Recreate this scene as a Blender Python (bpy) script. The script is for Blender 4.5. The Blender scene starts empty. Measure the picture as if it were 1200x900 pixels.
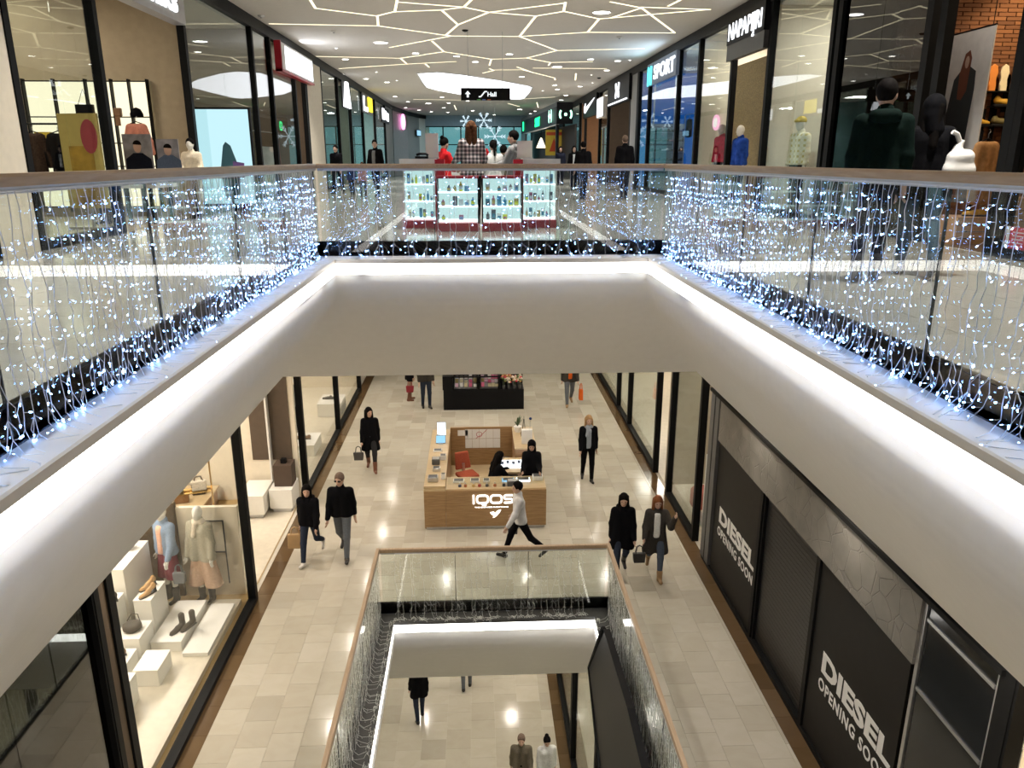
import bpy, bmesh, math, random
import numpy as np
from mathutils import Vector, Matrix

scene = bpy.context.scene
COL = scene.collection
R = math.radians
rnd = random.Random(7)

# ------------------------------------------------------------------ camera
FPX, EYE = 900.0, 1.15                      # focal length in px of a 1200 px frame, eye height above the upper floor
PITCH = math.atan((450 - 186) / FPX)
YAW = math.atan((600 - 557) / math.hypot(FPX, 450 - 186))
FWD = Vector((math.sin(YAW) * math.cos(PITCH), math.cos(YAW) * math.cos(PITCH), -math.sin(PITCH)))
RGT = Vector((math.cos(YAW), -math.sin(YAW), 0))
UPV = RGT.cross(FWD)
cam = bpy.data.objects.new('camera', bpy.data.cameras.new('camera'))
COL.objects.link(cam)
cam.data.sensor_width = 36
cam.data.lens = FPX / 1200 * 36
cam.data.clip_start = 0.05
cam.data.clip_end = 300
M3 = Matrix((RGT, UPV, -FWD)).transposed()
cam.matrix_world = Matrix.Translation((0, 0, EYE)) @ M3.to_4x4()
scene.camera = cam

def ray(x, y): return FWD + RGT * ((x - 600) / FPX) - UPV * ((y - 450) / FPX)
def atz(x, y, z):
    d = ray(x, y); t = (z - EYE) / d.z
    return Vector((d.x * t, d.y * t, z))
def atx(x, y, X):
    d = ray(x, y); t = X / d.x
    return Vector((X, d.y * t, EYE + d.z * t))
def aty(x, y, Y):
    d = ray(x, y); t = Y / d.y
    return Vector((d.x * t, Y, EYE + d.z * t))

# ------------------------------------------------------------------ world, exposure
w = bpy.data.worlds.new('world'); scene.world = w; w.use_nodes = True
w.node_tree.nodes['Background'].inputs[0].default_value = (0.9, 0.95, 1, 1)
w.node_tree.nodes['Background'].inputs[1].default_value = 0.05
scene.view_settings.view_transform = 'Standard'
scene.view_settings.look = 'None'
scene.view_settings.exposure = 0.22
scene.view_settings.gamma = 1
scene.cycles.use_denoising = True
scene.cycles.transparent_max_bounces = 24
scene.cycles.max_bounces = 8
scene.cycles.sample_clamp_indirect = 6
scene.cycles.caustics_reflective = False
scene.cycles.caustics_refractive = False

def lamp(kind, loc, power, color=(1, .9, .75), size=.3, sy=None, rot=(0, 0, 0), spot=None, blend=.6):
    l = bpy.data.lights.new('lamp_light', kind); l.energy = power; l.color = color
    if kind == 'AREA':
        l.shape = 'RECTANGLE' if sy else 'DISK'; l.size = size
        if sy: l.size_y = sy
        if spot: l.spread = spot
    elif kind == 'SPOT':
        l.shadow_soft_size = size; l.spot_size = spot or R(100); l.spot_blend = blend
    else:
        l.shadow_soft_size = size
    o = bpy.data.objects.new('lamp_light', l); COL.objects.link(o)
    o.location = loc; o.rotation_euler = rot
    return o

WARM = (1, .91, .80); NEUT = (1, .95, .88)
# levels: upper floor z = 0, middle floor z = F1, ground floor z = F0
F1, F0 = -6.5, -13.0
CEIL2, CEIL1, CEIL0 = 4.65, -2.285, -8.785
# upper void between slab edges
VX0, VX1, VY = -2.27, 2.74, 11.36
# middle void
UX0, UX1, UY = -1.80, 2.28, 12.2
XL, XR = -5.7, 6.4          # upper shopfronts
ML, MR = -4.1, 4.47         # middle shopfronts
# downlight positions: each gets a glowing fitting, the lamps stand on their own grid
UP_DOWN = [(446, 49.5, .22), (705, 14, .22), (652.7, 78, .2),
  (487, 62, .12), (535, 65.5, .12), (557, 72, .12), (404.6, 69, .12), (429, 92, .12), (453.6, 96, .12),
  (394, 56, .05), (441, 84, .05), (465, 94, .05), (402, 86.6, .05),
  (597, 63, .12), (611.5, 89.6, .12), (692, 69, .12), (724, 71, .12), (711, 82, .12), (650, 99.6, .12), (653, 104.5, .12),
  (679.7, 101, .12), (738, 70, .05), (693, 87.5, .05), (694.5, 96.8, .05), (636, 106, .05),
  (453.4, 95.8, 0), (463, 112.8, .13), (478, 119, .13), (518, 113.6, .13), (502, 121, .2), (475.4, 126, .13), (491, 128.8, .13),
  (525.7, 120.5, .13), (520, 126, .13), (505.6, 130.7, .13), (525, 131.5, .13), (553.8, 129.6, .15), (571, 133, .14),
  (579, 134.3, .14), (548, 118, .13), (654, 104, 0), (679, 101, 0), (663, 111.4, .13), (657.7, 117, .13), (636, 105.5, 0),
  (627, 130, .14), (621.7, 133, .14), (609, 128, .2)]
# ------------------------------------------------------------------ materials
MATS = {}
def nodes(m):
    m.use_nodes = True
    return m.node_tree.nodes, m.node_tree.links
def mat(name, col, rough=.5, metal=0., var=.06, scale=8., emit=None, estr=0., spec=.5, coat=0., bump=0., stretch=(1, 1, 1)):
    if name in MATS: return MATS[name]
    m = bpy.data.materials.new(name); n, l = nodes(m); b = n['Principled BSDF']
    tc = n.new('ShaderNodeTexCoord'); mp = n.new('ShaderNodeMapping'); mp.inputs['Scale'].default_value = stretch
    nz = n.new('ShaderNodeTexNoise'); nz.inputs['Scale'].default_value = scale; nz.inputs['Detail'].default_value = 4
    l.new(tc.outputs['Object'], mp.inputs[0]); l.new(mp.outputs[0], nz.inputs['Vector'])
    cr = n.new('ShaderNodeValToRGB')
    lo = tuple(max(0, c * (1 - var)) for c in col); hi = tuple(min(1, c * (1 + var)) for c in col)
    cr.color_ramp.elements[0].color = (*lo, 1); cr.color_ramp.elements[1].color = (*hi, 1)
    cr.color_ramp.elements[0].position = .3; cr.color_ramp.elements[1].position = .7
    l.new(nz.outputs['Fac'], cr.inputs[0]); l.new(cr.outputs[0], b.inputs['Base Color'])
    b.inputs['Roughness'].default_value = rough; b.inputs['Metallic'].default_value = metal
    b.inputs['Specular IOR Level'].default_value = spec; b.inputs['Coat Weight'].default_value = coat
    if emit:
        b.inputs['Emission Color'].default_value = (*emit, 1); b.inputs['Emission Strength'].default_value = estr
    if bump:
        bp = n.new('ShaderNodeBump'); bp.inputs['Strength'].default_value = bump; bp.inputs['Distance'].default_value = .02
        l.new(nz.outputs['Fac'], bp.inputs['Height']); l.new(bp.outputs[0], b.inputs['Normal'])
    MATS[name] = m
    return m
def glow(name, col, s, sample=True):
    if name in MATS: return MATS[name]
    m = bpy.data.materials.new(name); n, l = nodes(m); n.remove(n['Principled BSDF'])
    e = n.new('ShaderNodeEmission'); e.inputs[0].default_value = (*col, 1); e.inputs[1].default_value = s
    l.new(e.outputs[0], n['Material Output'].inputs[0])
    if not sample: m.cycles.emission_sampling = 'NONE'
    MATS[name] = m
    return m
def glassmat(name, tint=(.93, .97, .96), k=1.0, base=0.0):
    if name in MATS: return MATS[name]
    m = bpy.data.materials.new(name); n, l = nodes(m); n.remove(n['Principled BSDF'])
    t = n.new('ShaderNodeBsdfTransparent'); t.inputs[0].default_value = (*tint, 1)
    g = n.new('ShaderNodeBsdfGlossy'); g.inputs['Roughness'].default_value = 0.0
    f = n.new('ShaderNodeLayerWeight'); f.inputs['Blend'].default_value = .5
    pw = n.new('ShaderNodeMath'); pw.operation = 'POWER'; pw.inputs[1].default_value = 5; l.new(f.outputs['Facing'], pw.inputs[0])
    mm = n.new('ShaderNodeMath'); mm.operation = 'MULTIPLY_ADD'; mm.inputs[1].default_value = .95 * k; mm.inputs[2].default_value = .04 * k + base; mm.use_clamp = True
    mx = n.new('ShaderNodeMixShader'); l.new(pw.outputs[0], mm.inputs[0]); l.new(mm.outputs[0], mx.inputs[0])
    l.new(t.outputs[0], mx.inputs[1]); l.new(g.outputs[0], mx.inputs[2]); l.new(mx.outputs[0], n['Material Output'].inputs[0])
    MATS[name] = m
    return m
def tilemat(name, cols, rough=.14, bump=0.):
    """stone tile: each tile (object or mesh island) draws its own tone, with veining"""
    m = bpy.data.materials.new(name); n, l = nodes(m); b = n['Principled BSDF']
    oi = n.new('ShaderNodeObjectInfo'); ge = n.new('ShaderNodeNewGeometry')
    ad = n.new('ShaderNodeMath'); ad.operation = 'ADD'
    fr = n.new('ShaderNodeMath'); fr.operation = 'FRACT'
    l.new(oi.outputs['Random'], ad.inputs[0]); l.new(ge.outputs['Random Per Island'], ad.inputs[1]); l.new(ad.outputs[0], fr.inputs[0])
    cr = n.new('ShaderNodeValToRGB'); e = cr.color_ramp.elements
    while len(e) < len(cols): e.new(.5)
    for i, c in enumerate(cols):
        e[i].position = i / (len(cols) - 1); e[i].color = (*c, 1)
    l.new(fr.outputs[0], cr.inputs[0])
    tc = n.new('ShaderNodeTexCoord'); mp = n.new('ShaderNodeMapping'); mp.inputs['Scale'].default_value = (.9, 1.3, 1)
    nz = n.new('ShaderNodeTexNoise'); nz.inputs['Scale'].default_value = 2.2; nz.inputs['Detail'].default_value = 6; nz.inputs['Distortion'].default_value = 1.2
    l.new(ge.outputs['Position'], mp.inputs[0]); l.new(mp.outputs[0], nz.inputs['Vector'])
    mx = n.new('ShaderNodeMix'); mx.data_type = 'RGBA'; mx.blend_type = 'MULTIPLY'; mx.inputs[0].default_value = 1
    cr2 = n.new('ShaderNodeValToRGB'); cr2.color_ramp.elements[0].color = (.95, .94, .92, 1); cr2.color_ramp.elements[1].color = (1, 1, 1, 1)
    cr2.color_ramp.elements[0].position = .35; cr2.color_ramp.elements[1].position = .6
    l.new(nz.outputs['Fac'], cr2.inputs[0]); l.new(cr.outputs[0], mx.inputs['A']); l.new(cr2.outputs[0], mx.inputs['B'])
    l.new(mx.outputs['Result'], b.inputs['Base Color'])
    b.inputs['Roughness'].default_value = rough
    MATS[name] = m
    return m
def wood(name, c1, c2, axis=0, rough=.4, sc=3.):
    if name in MATS: return MATS[name]
    m = bpy.data.materials.new(name); n, l = nodes(m); b = n['Principled BSDF']
    tc = n.new('ShaderNodeTexCoord'); mp = n.new('ShaderNodeMapping'); s = [14, 14, 14]; s[axis] = 1.2
    mp.inputs['Scale'].default_value = s
    nz = n.new('ShaderNodeTexNoise'); nz.inputs['Scale'].default_value = sc; nz.inputs['Detail'].default_value = 7; nz.inputs['Distortion'].default_value = .4
    cr = n.new('ShaderNodeValToRGB'); cr.color_ramp.elements[0].color = (*c1, 1); cr.color_ramp.elements[1].color = (*c2, 1)
    cr.color_ramp.elements[0].position = .32; cr.color_ramp.elements[1].position = .68
    l.new(tc.outputs['Object'], mp.inputs[0]); l.new(mp.outputs[0], nz.inputs['Vector']); l.new(nz.outputs['Fac'], cr.inputs[0]); l.new(cr.outputs[0], b.inputs['Base Color'])
    b.inputs['Roughness'].default_value = rough
    MATS[name] = m
    return m
def plaid(name, c0, c1, c2, s=14.):
    m = bpy.data.materials.new(name); n, l = nodes(m); b = n['Principled BSDF']
    tc = n.new('ShaderNodeTexCoord'); sx = n.new('ShaderNodeSeparateXYZ'); l.new(tc.outputs['Object'], sx.inputs[0])
    outs = []
    for ax in (0, 2):
        mu = n.new('ShaderNodeMath'); mu.operation = 'MULTIPLY'; mu.inputs[1].default_value = s
        fr = n.new('ShaderNodeMath'); fr.operation = 'FRACT'; gt = n.new('ShaderNodeMath'); gt.operation = 'GREATER_THAN'; gt.inputs[1].default_value = .55
        l.new(sx.outputs[ax], mu.inputs[0]); l.new(mu.outputs[0], fr.inputs[0]); l.new(fr.outputs[0], gt.inputs[0]); outs.append(gt)
    ad = n.new('ShaderNodeMath'); ad.operation = 'ADD'; l.new(outs[0].outputs[0], ad.inputs[0]); l.new(outs[1].outputs[0], ad.inputs[1])
    dv = n.new('ShaderNodeMath'); dv.operation = 'DIVIDE'; dv.inputs[1].default_value = 2; l.new(ad.outputs[0], dv.inputs[0])
    cr = n.new('ShaderNodeValToRGB'); cr.color_ramp.interpolation = 'CONSTANT'; e = cr.color_ramp.elements; e.new(.4)
    for i, c in enumerate((c0, c1, c2)): e[i].position = (0, .4, .8)[i]; e[i].color = (*c, 1)
    l.new(dv.outputs[0], cr.inputs[0]); l.new(cr.outputs[0], b.inputs['Base Color']); b.inputs['Roughness'].default_value = .9
    return m

# ------------------------------------------------------------------ meshes
class MB:
    def __init__(s): s.v = []; s.f = []; s.mi = []; s.m = 0
    def add(s, vs, fs):
        k = len(s.v); s.v += [tuple(v) for v in vs]; s.f += [tuple(i + k for i in f) for f in fs]; s.mi += [s.m] * len(fs)
        return s
    def box(s, x0, x1, y0, y1, z0, z1, rz=0, c=None):
        vs = [(x, y, z) for x in (x0, x1) for y in (y0, y1) for z in (z0, z1)]
        if rz:
            cx, cy = c or ((x0 + x1) / 2, (y0 + y1) / 2); a, b = math.cos(rz), math.sin(rz)
            vs = [(cx + (x - cx) * a - (y - cy) * b, cy + (x - cx) * b + (y - cy) * a, z) for x, y, z in vs]
        return s.add(vs, [(0, 1, 3, 2), (4, 6, 7, 5), (0, 4, 5, 1), (2, 3, 7, 6), (0, 2, 6, 4), (1, 5, 7, 3)])
    def prism(s, pts, d):
        """closed polygon pts (3D, planar), extruded by vector d"""
        n = len(pts); d = Vector(d); a = [Vector(p) for p in pts]; b = [p + d for p in a]
        return s.add(a + b, [tuple(range(n))[::-1], tuple(range(n, 2 * n))] + [(i, (i + 1) % n, n + (i + 1) % n, n + i) for i in range(n)])
    def tube(s, pts, r, n=6, cap=True):
        pts = [Vector(p) for p in pts]; rs = r if isinstance(r, (list, tuple)) else [r] * len(pts)
        vs = []; fs = []; ref = None
        for i, p in enumerate(pts):
            t = (pts[min(i + 1, len(pts) - 1)] - pts[max(i - 1, 0)])
            t = t.normalized() if t.length > 1e-9 else Vector((0, 0, 1))
            if ref is None: ref = t.orthogonal().normalized()
            ref = (ref - t * ref.dot(t)); ref = ref.normalized() if ref.length > 1e-6 else t.orthogonal().normalized()
            u = t.cross(ref)
            for k in range(n):
                a = 2 * math.pi * k / n
                vs.append(p + (ref * math.cos(a) + u * math.sin(a)) * rs[i])
        for i in range(len(pts) - 1):
            for k in range(n):
                fs.append((i * n + k, i * n + (k + 1) % n, (i + 1) * n + (k + 1) % n, (i + 1) * n + k))
        if cap: fs += [tuple(range(n))[::-1], tuple(range((len(pts) - 1) * n, len(pts) * n))]
        return s.add(vs, fs)
    def lathe(s, prof, n=16, c=(0, 0, 0)):
        """prof: list of (radius, z)"""
        vs = [(c[0] + r * math.cos(2 * math.pi * k / n), c[1] + r * math.sin(2 * math.pi * k / n), c[2] + z) for r, z in prof for k in range(n)]
        fs = [(i * n + k, i * n + (k + 1) % n, (i + 1) * n + (k + 1) % n, (i + 1) * n + k) for i in range(len(prof) - 1) for k in range(n)]
        fs += [tuple(range(n))[::-1], tuple(range((len(prof) - 1) * n, len(prof) * n))]
        return s.add(vs, fs)
    def sweep(s, path, prof):
        """profile (offset outwards, z) swept along a horizontal open path with mitred corners; outward = right-hand side"""
        P = [Vector((p[0], p[1], 0)) for p in path]; m = len(prof); vs = []
        for i, p in enumerate(P):
            def nrm(a, b):
                d = (b - a).normalized(); return Vector((d.y, -d.x, 0))
            ns = []
            if i > 0: ns.append(nrm(P[i - 1], p))
            if i < len(P) - 1: ns.append(nrm(p, P[i + 1]))
            n = ns[0] if len(ns) == 1 else (ns[0] + ns[1]) / (1 + ns[0].dot(ns[1]))
            for o, z in prof: vs.append((p.x + n.x * o, p.y + n.y * o, z))
        fs = [(i * m + k, i * m + k + 1, (i + 1) * m + k + 1, (i + 1) * m + k) for i in range(len(P) - 1) for k in range(m - 1)]
        return s.add(vs, fs)
    def ell(s, c, r, n=8, k=6):
        vs = [(c[0], c[1], c[2] - r[2])]; fs = []
        for i in range(1, k):
            a = math.pi * i / k
            for j in range(n):
                b = 2 * math.pi * j / n
                vs.append((c[0] + r[0] * math.sin(a) * math.cos(b), c[1] + r[1] * math.sin(a) * math.sin(b), c[2] - r[2] * math.cos(a)))
        vs.append((c[0], c[1], c[2] + r[2])); L = len(vs) - 1
        for j in range(n):
            fs.append((0, 1 + (j + 1) % n, 1 + j)); fs.append((L, L - n + j, L - n + (j + 1) % n))
            for i in range(k - 2):
                a = 1 + i * n
                fs.append((a + j, a + (j + 1) % n, a + n + (j + 1) % n, a + n + j))
        return s.add(vs, fs)
    def mesh(s, name, m, smooth=False, fix=True):
        me = bpy.data.meshes.new(name); me.from_pydata(s.v, [], s.f)
        for x in (m if isinstance(m, (list, tuple)) else [m]): me.materials.append(x)
        if any(s.mi): me.polygons.foreach_set('material_index', s.mi)
        if fix:
            bm = bmesh.new(); bm.from_mesh(me); bmesh.ops.recalc_face_normals(bm, faces=bm.faces); bm.to_mesh(me); bm.free()
        if smooth: me.polygons.foreach_set('use_smooth', [True] * len(me.polygons))
        me.update()
        return me
    def build(s, name, m, parent=None, smooth=False, fix=True, bevel=0):
        return link(name, s.mesh(name, m, smooth, fix), parent, bevel=bevel)
def link(name, me, parent=None, loc=None, rz=None, bevel=0):
    o = bpy.data.objects.new(name, me); COL.objects.link(o)
    if parent: o.parent = parent
    if loc is not None: o.location = loc
    if rz is not None: o.rotation_euler = (0, 0, rz)
    if bevel:
        md = o.modifiers.new('bevel', 'BEVEL'); md.width = bevel; md.segments = 2; md.limit_method = 'ANGLE'
    return o
def tag(o, label=None, cat=None, group=None, kind=None):
    if label: o['label'] = label
    if cat: o['category'] = cat
    if group: o['group'] = group
    if kind: o['kind'] = kind
    return o
def empty(name, loc=(0, 0, 0), rz=0, label=None, cat=None, group=None, kind=None):
    o = bpy.data.objects.new(name, None); COL.objects.link(o); o.location = loc; o.rotation_euler = (0, 0, rz); o.empty_display_size = .1
    return tag(o, label, cat, group, kind)
def copy_tree(o, parent=None):
    c = o.copy(); COL.objects.link(c)
    if parent: c.parent = parent
    for ch in list(o.children): copy_tree(ch, c)
    return c
def text_mesh(s, size, mt, name, parent=None, origin=(0, 0, 0), right=(1, 0, 0), up=(0, 0, 1), depth=.02, bold=0., align='LEFT', sx=1., space=1.):
    cu = bpy.data.curves.new(name, 'FONT'); cu.body = s; cu.size = size; cu.extrude = depth / 2; cu.offset = bold; cu.align_x = align; cu.space_character = space
    cu.resolution_u = 3
    ob = bpy.data.objects.new(name, cu); COL.objects.link(ob)
    dg = bpy.context.evaluated_depsgraph_get(); me = bpy.data.meshes.new_from_object(ob.evaluated_get(dg))
    bpy.data.objects.remove(ob); bpy.data.curves.remove(cu)
    r = Vector(right).normalized(); u = Vector(up).normalized(); n = r.cross(u)
    M = Matrix((r * sx, u, n)).transposed().to_4x4(); M.translation = Vector(origin)
    me.transform(M); me.materials.clear(); me.materials.append(mt)
    o = bpy.data.objects.new(name, me); COL.objects.link(o)
    if parent: o.parent = parent
    return o
def rrect(w, h, r, n=5):
    pts = []
    for cx, cy, a0 in ((w / 2 - r, h / 2 - r, 0), (-w / 2 + r, h / 2 - r, 90), (-w / 2 + r, -h / 2 + r, 180), (w / 2 - r, -h / 2 + r, 270)):
        for k in range(n + 1):
            a = R(a0 + 90 * k / n); pts.append((cx + r * math.cos(a), cy + r * math.sin(a)))
    return pts
def stroke(mb, pts, wd, fr, depth=.02, closed=False):
    """flat stroke of width wd along 2D pts mapped through fr(u, v) -> 3D; n = frame normal"""
    P = [Vector(p) for p in pts]; n = len(P); L = []; Rr = []
    for i in range(n):
        a = P[(i - 1) % n] if closed or i > 0 else P[i]; b = P[(i + 1) % n] if closed or i < n - 1 else P[i]
        d = (b - a).normalized(); q = Vector((-d.y, d.x)) * wd / 2
        L.append(P[i] + q); Rr.append(P[i] - q)
    o, r, u = fr; o = Vector(o); r = Vector(r); u = Vector(u); nn = r.cross(u).normalized()
    f3 = lambda p, k: o + r * p.x + u * p.y + nn * (depth * k)
    vs = []
    for i in range(n): vs += [f3(L[i], 0), f3(Rr[i], 0), f3(L[i], 1), f3(Rr[i], 1)]
    fs = []
    for i in range(n if closed else n - 1):
        a = 4 * i; b = 4 * ((i + 1) % n)
        fs += [(a + 2, a + 3, b + 3, b + 2), (a, b, b + 1, a + 1), (a, a + 2, b + 2, b), (a + 1, b + 1, b + 3, a + 3)]
    if not closed: fs += [(0, 1, 3, 2), (4 * n - 4, 4 * n - 2, 4 * n - 1, 4 * n - 3)]
    mb.add(vs, fs)
def poly2(mb, pts, fr, depth=.02):
    o, r, u = fr; o = Vector(o); r = Vector(r); u = Vector(u); nn = r.cross(u).normalized()
    mb.prism([o + r * p[0] + u * p[1] for p in pts], nn * depth)

# palette
BLACK = mat('black_lacquer', (.006, .006, .007), .45, spec=.12)
BLACKM = mat('black_metal', (.007, .007, .007), .5, spec=.1)
WHITE = mat('white_paint', (.78, .76, .72), .5, var=.02)
CEILM = mat('ceiling_plaster', (.66, .62, .56), .85, var=.02)
FASC = mat('fascia_plaster', (.88, .872, .86), .6, var=.015)
BEIGE = mat('beige_wall', (.42, .34, .22), .8, var=.05)
CREAM = mat('cream_wall', (.7, .63, .5), .8, var=.04)
GREY = mat('grey_paint', (.3, .3, .3), .6)
DGREY = mat('dark_grey_panel', (.075, .075, .075), .4)
STEEL = mat('brushed_steel', (.55, .55, .55), .3, .9)
GLASS = glassmat('shop_glass', k=.95)
GUARD = glassmat('guard_glass', (.94, .975, .965), 1.1)
OAK = wood('oak_veneer', (.36, .22, .11), (.5, .33, .18), 0, .35)
OAKT = wood('pale_oak', (.5, .38, .22), (.62, .5, .32), 0, .3)
HANDR = wood('handrail_wood', (.33, .225, .135), (.43, .31, .2), 1, .35)
LEDW = glow('strip_light', (1, .96, .90), 5.5)
LINEW = glow('ceiling_line_light', (1, .88, .6), 1.9)
DOWN = glow('downlight_lens', (1, .96, .88), 12)
# ------------------------------------------------------------------ floors, ceilings, outer walls
FLOORSUB = mat('floor_screed', (.5, .46, .38), .6)
TILE1 = tilemat('cream_stone_tile', [(.39, .355, .29), (.45, .41, .335), (.49, .45, .375), (.43, .39, .315), (.53, .49, .41)], .13)
TILE2 = tilemat('grey_beige_tile', [(.37, .355, .33), (.39, .375, .345), (.36, .345, .32), (.40, .385, .355)], .12)
BROWN = tilemat('brown_marble', [(.085, .052, .025), (.12, .075, .036), (.10, .06, .03)], .12)

def slab(name, rects, z0, z1, m, parent=None, kind='structure'):
    b = MB()
    for x0, x1, y0, y1 in rects: b.box(x0, x1, y0, y1, z0, z1)
    return tag(b.build(name, m, parent), kind=kind if parent is None else None)
XA, XB, YA, YB = -12.0, 13.0, -6.0, 72.0
NEAR = -0.4
def around(x0, x1, y1):
    return [(XA, x0, YA, y1), (x1, XB, YA, y1), (XA, XB, y1, YB), (x0, x1, YA, NEAR)]
up_floor = slab('floor', around(VX0, VX1, VY), -.2, -.006, FLOORSUB)
mid_floor = slab('floor', around(UX0, UX1, UY), F1 - .2, F1 - .006, FLOORSUB)
low_floor = slab('floor', [(XA, XB, YA, YB)], F0 - .2, F0 - .006, FLOORSUB)
ceil_up = slab('ceiling', [(XA, XB, YA, YB)], CEIL2, CEIL2 + .2, CEILM)
E1 = .93
ceil_mid = slab('ceiling', [(XA, VX0 - E1, YA, VY + E1), (VX1 + E1, XB, YA, VY + E1), (XA, XB, VY + E1, YB), (VX0 - E1, VX1 + E1, YA, NEAR - E1)], CEIL1, CEIL1 + .1, CEILM)
ceil_low = slab('ceiling', [(XA, UX0 - E1, YA, UY + E1), (UX1 + E1, XB, YA, UY + E1), (XA, XB, UY + E1, YB), (UX0 - E1, UX1 + E1, YA, NEAR - E1)], F1 + CEIL1, F1 + CEIL1 + .1, CEILM)
for nm, r in (('wall_left', (XA - .2, XA, YA, YB)), ('wall_right', (XB, XB + .2, YA, YB)), ('wall_back', (XA, XB, YA - .2, YA)), ('wall_front', (XA, XB, YB, YB + .2))):
    slab(nm, [r], F0 - .2, CEIL2 + .2, CREAM)

def inpoly(p, poly):
    c = False
    for i in range(len(poly)):
        (x1, y1), (x2, y2) = poly[i], poly[i - 1]
        if (y1 > p[1]) != (y2 > p[1]) and p[0] < (x2 - x1) * (p[1] - y1) / (y2 - y1) + x1: c = not c
    return c
def px_of(v):
    v = Vector(v) - Vector((0, 0, EYE)); d = v.dot(FWD)
    return (600 + FPX * v.dot(RGT) / d, 450 - FPX * v.dot(UPV) / d) if d > .1 else (-9999, -9999)
def tile_field(parent, z, area, sx, sy, void, m, poly, nmax=290, gap=.004, clip=()):
    """running-bond stone tiles: the ones that show largest are single parts, the rest one joined part"""
    x0, x1, y0, y1 = area; cells = []
    i = 0; x = x0
    while x < x1 - 1e-6:
        xe = min(x + sx, x1); y = y0 - (sy / 2 if i % 2 else 0)
        while y < y1:
            a, b = max(y, y0), min(y + sy, y1)
            if b - a > .02:
                segs = [(x, xe, a, b)]
                if void:
                    vx0, vx1, vy1 = void
                    out = []
                    for q in segs:
                        X0, X1, A, B = q
                        if X1 <= vx0 or X0 >= vx1 or A >= vy1: out.append(q)
                        else:
                            if X0 < vx0: out.append((X0, vx0, A, B))
                            if X1 > vx1: out.append((vx1, X1, A, B))
                            if B > vy1: out.append((max(X0, vx0), min(X1, vx1), vy1, B))
                    segs = out
                cells += segs
            y += sy
        x = xe; i += 1
    vis = []
    for k, (a, b, c, d) in enumerate(cells):
        p = px_of(((a + b) / 2, (c + d) / 2, z))
        if poly and inpoly(p, poly):
            e = Vector(((a + b) / 2, (c + d) / 2, z - EYE)).length
            vis.append(((b - a) * (d - c) * -(z - EYE) / e ** 3, k))
    vis.sort(reverse=True); single = set(k for _, k in vis[:nmax])
    cache = {}; rest = MB()
    for k, (a, b, c, d) in enumerate(cells):
        w2, h2 = b - a - gap, d - c - gap
        if w2 < .01 or h2 < .01: continue
        if k in single:
            key = (round(w2, 3), round(h2, 3))
            if key not in cache:
                t = MB(); bv = .0015
                t.box(-w2 / 2, w2 / 2, -h2 / 2, h2 / 2, -.006, 0); cache[key] = t.mesh('tile', m)
            o = link('tile', cache[key], parent); o.location = ((a + b) / 2, (c + d) / 2, z)
        else:
            rest.box(a + gap / 2, b - gap / 2, c + gap / 2, d - gap / 2, z - .006, z)
    if rest.v: tag(rest.build('tiles', m, parent, fix=False), kind='stuff')
VIS1 = [(335, 437), (808, 437), (965, 905), (220, 905)]
VIS0 = [(450, 790), (650, 788), (672, 905), (430, 905)]
tile_field(mid_floor, F1, (-3.80, 4.17, -4, 34), .44, .52, (UX0, UX1, UY), TILE1, VIS1)
tile_field(low_floor, F0, (-3.4, 1.85, 6, 30), .62, .66, None, TILE1, VIS0, 200)
tile_field(up_floor, 0, (XL, XR, -4, 70), .6, .9, (VX0, VX1, VY), TILE2, None)
# brown marble borders in front of the middle and ground shopfronts
tile_field(mid_floor, F1, (ML, -3.80, 0, 31), .3, .6, None, BROWN, VIS1, 60)
tile_field(mid_floor, F1, (4.17, MR, 0, 31), .3, .6, None, BROWN, [(690, 437), (1000, 905), (935, 905), (680, 437)], 60)
tile_field(low_floor, F0, (1.85, 2.15, 6, 30), .3, .6, None, BROWN, VIS0, 30)

# ------------------------------------------------------------------ void edges: black band, ledge, light strip, curved fascia
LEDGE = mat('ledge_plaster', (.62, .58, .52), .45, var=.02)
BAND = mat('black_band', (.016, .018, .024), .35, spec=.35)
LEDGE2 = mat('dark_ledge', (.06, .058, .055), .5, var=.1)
def void_edge(x0, x1, y1, zf, lit=True):
    path = [(0, NEAR), (x1, NEAR), (x1, y1), (x0, y1), (x0, NEAR), (0, NEAR)]
    tag(MB().sweep(path, [(.05, .0), (0, .0), (0, -.21)]).build('trim_1', BAND, fix=False), kind='structure').location.z = zf
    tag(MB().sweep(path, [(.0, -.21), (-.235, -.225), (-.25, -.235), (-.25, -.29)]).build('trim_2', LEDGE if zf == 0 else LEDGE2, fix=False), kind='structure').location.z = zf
    pr = [(-.25 + a, b) for a, b in ((0, -.445), (0, -.62), (.012, -.72), (.05, -.83), (.11, -.94), (.20, -1.06), (.44, -1.345), (.69, -1.655), (.94, -1.975), (1.18, -2.285))]
    o = MB().sweep(path, [(-.235, -.445)] + pr).build('trim_3', FASC, smooth=True, fix=False)
    o.location.z = zf; tag(o, kind='structure')
    # the light strip, one run per side
    pr = [(-.25, -.29), (-.238, -.30), (-.238, -.44), (-.25, -.445)]
    out = []
    for a, b, nm in (((x1, NEAR), (x1, y1), 'right'), ((x1, y1), (x0, y1), 'far'), ((x0, y1), (x0, NEAR), 'left')):
        c = .236
        if nm == 'right': p = [(a[0], a[1]), (b[0], b[1] - c)]
        elif nm == 'far': p = [(a[0] - c, a[1]), (b[0] + c, b[1])]
        else: p = [(a[0], a[1] - c), (b[0], b[1])]
        s = MB().sweep(p, pr).build('light_strip', LEDW, fix=False); s.location.z = zf
        lv = 'upper' if zf == 0 else 'lower'
        out.append(tag(s, 'continuous warm white light strip under the %s edge of the %s opening' % (nm, lv), 'light strip'))
    return out
void_edge(VX0, VX1, VY, 0)
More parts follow.
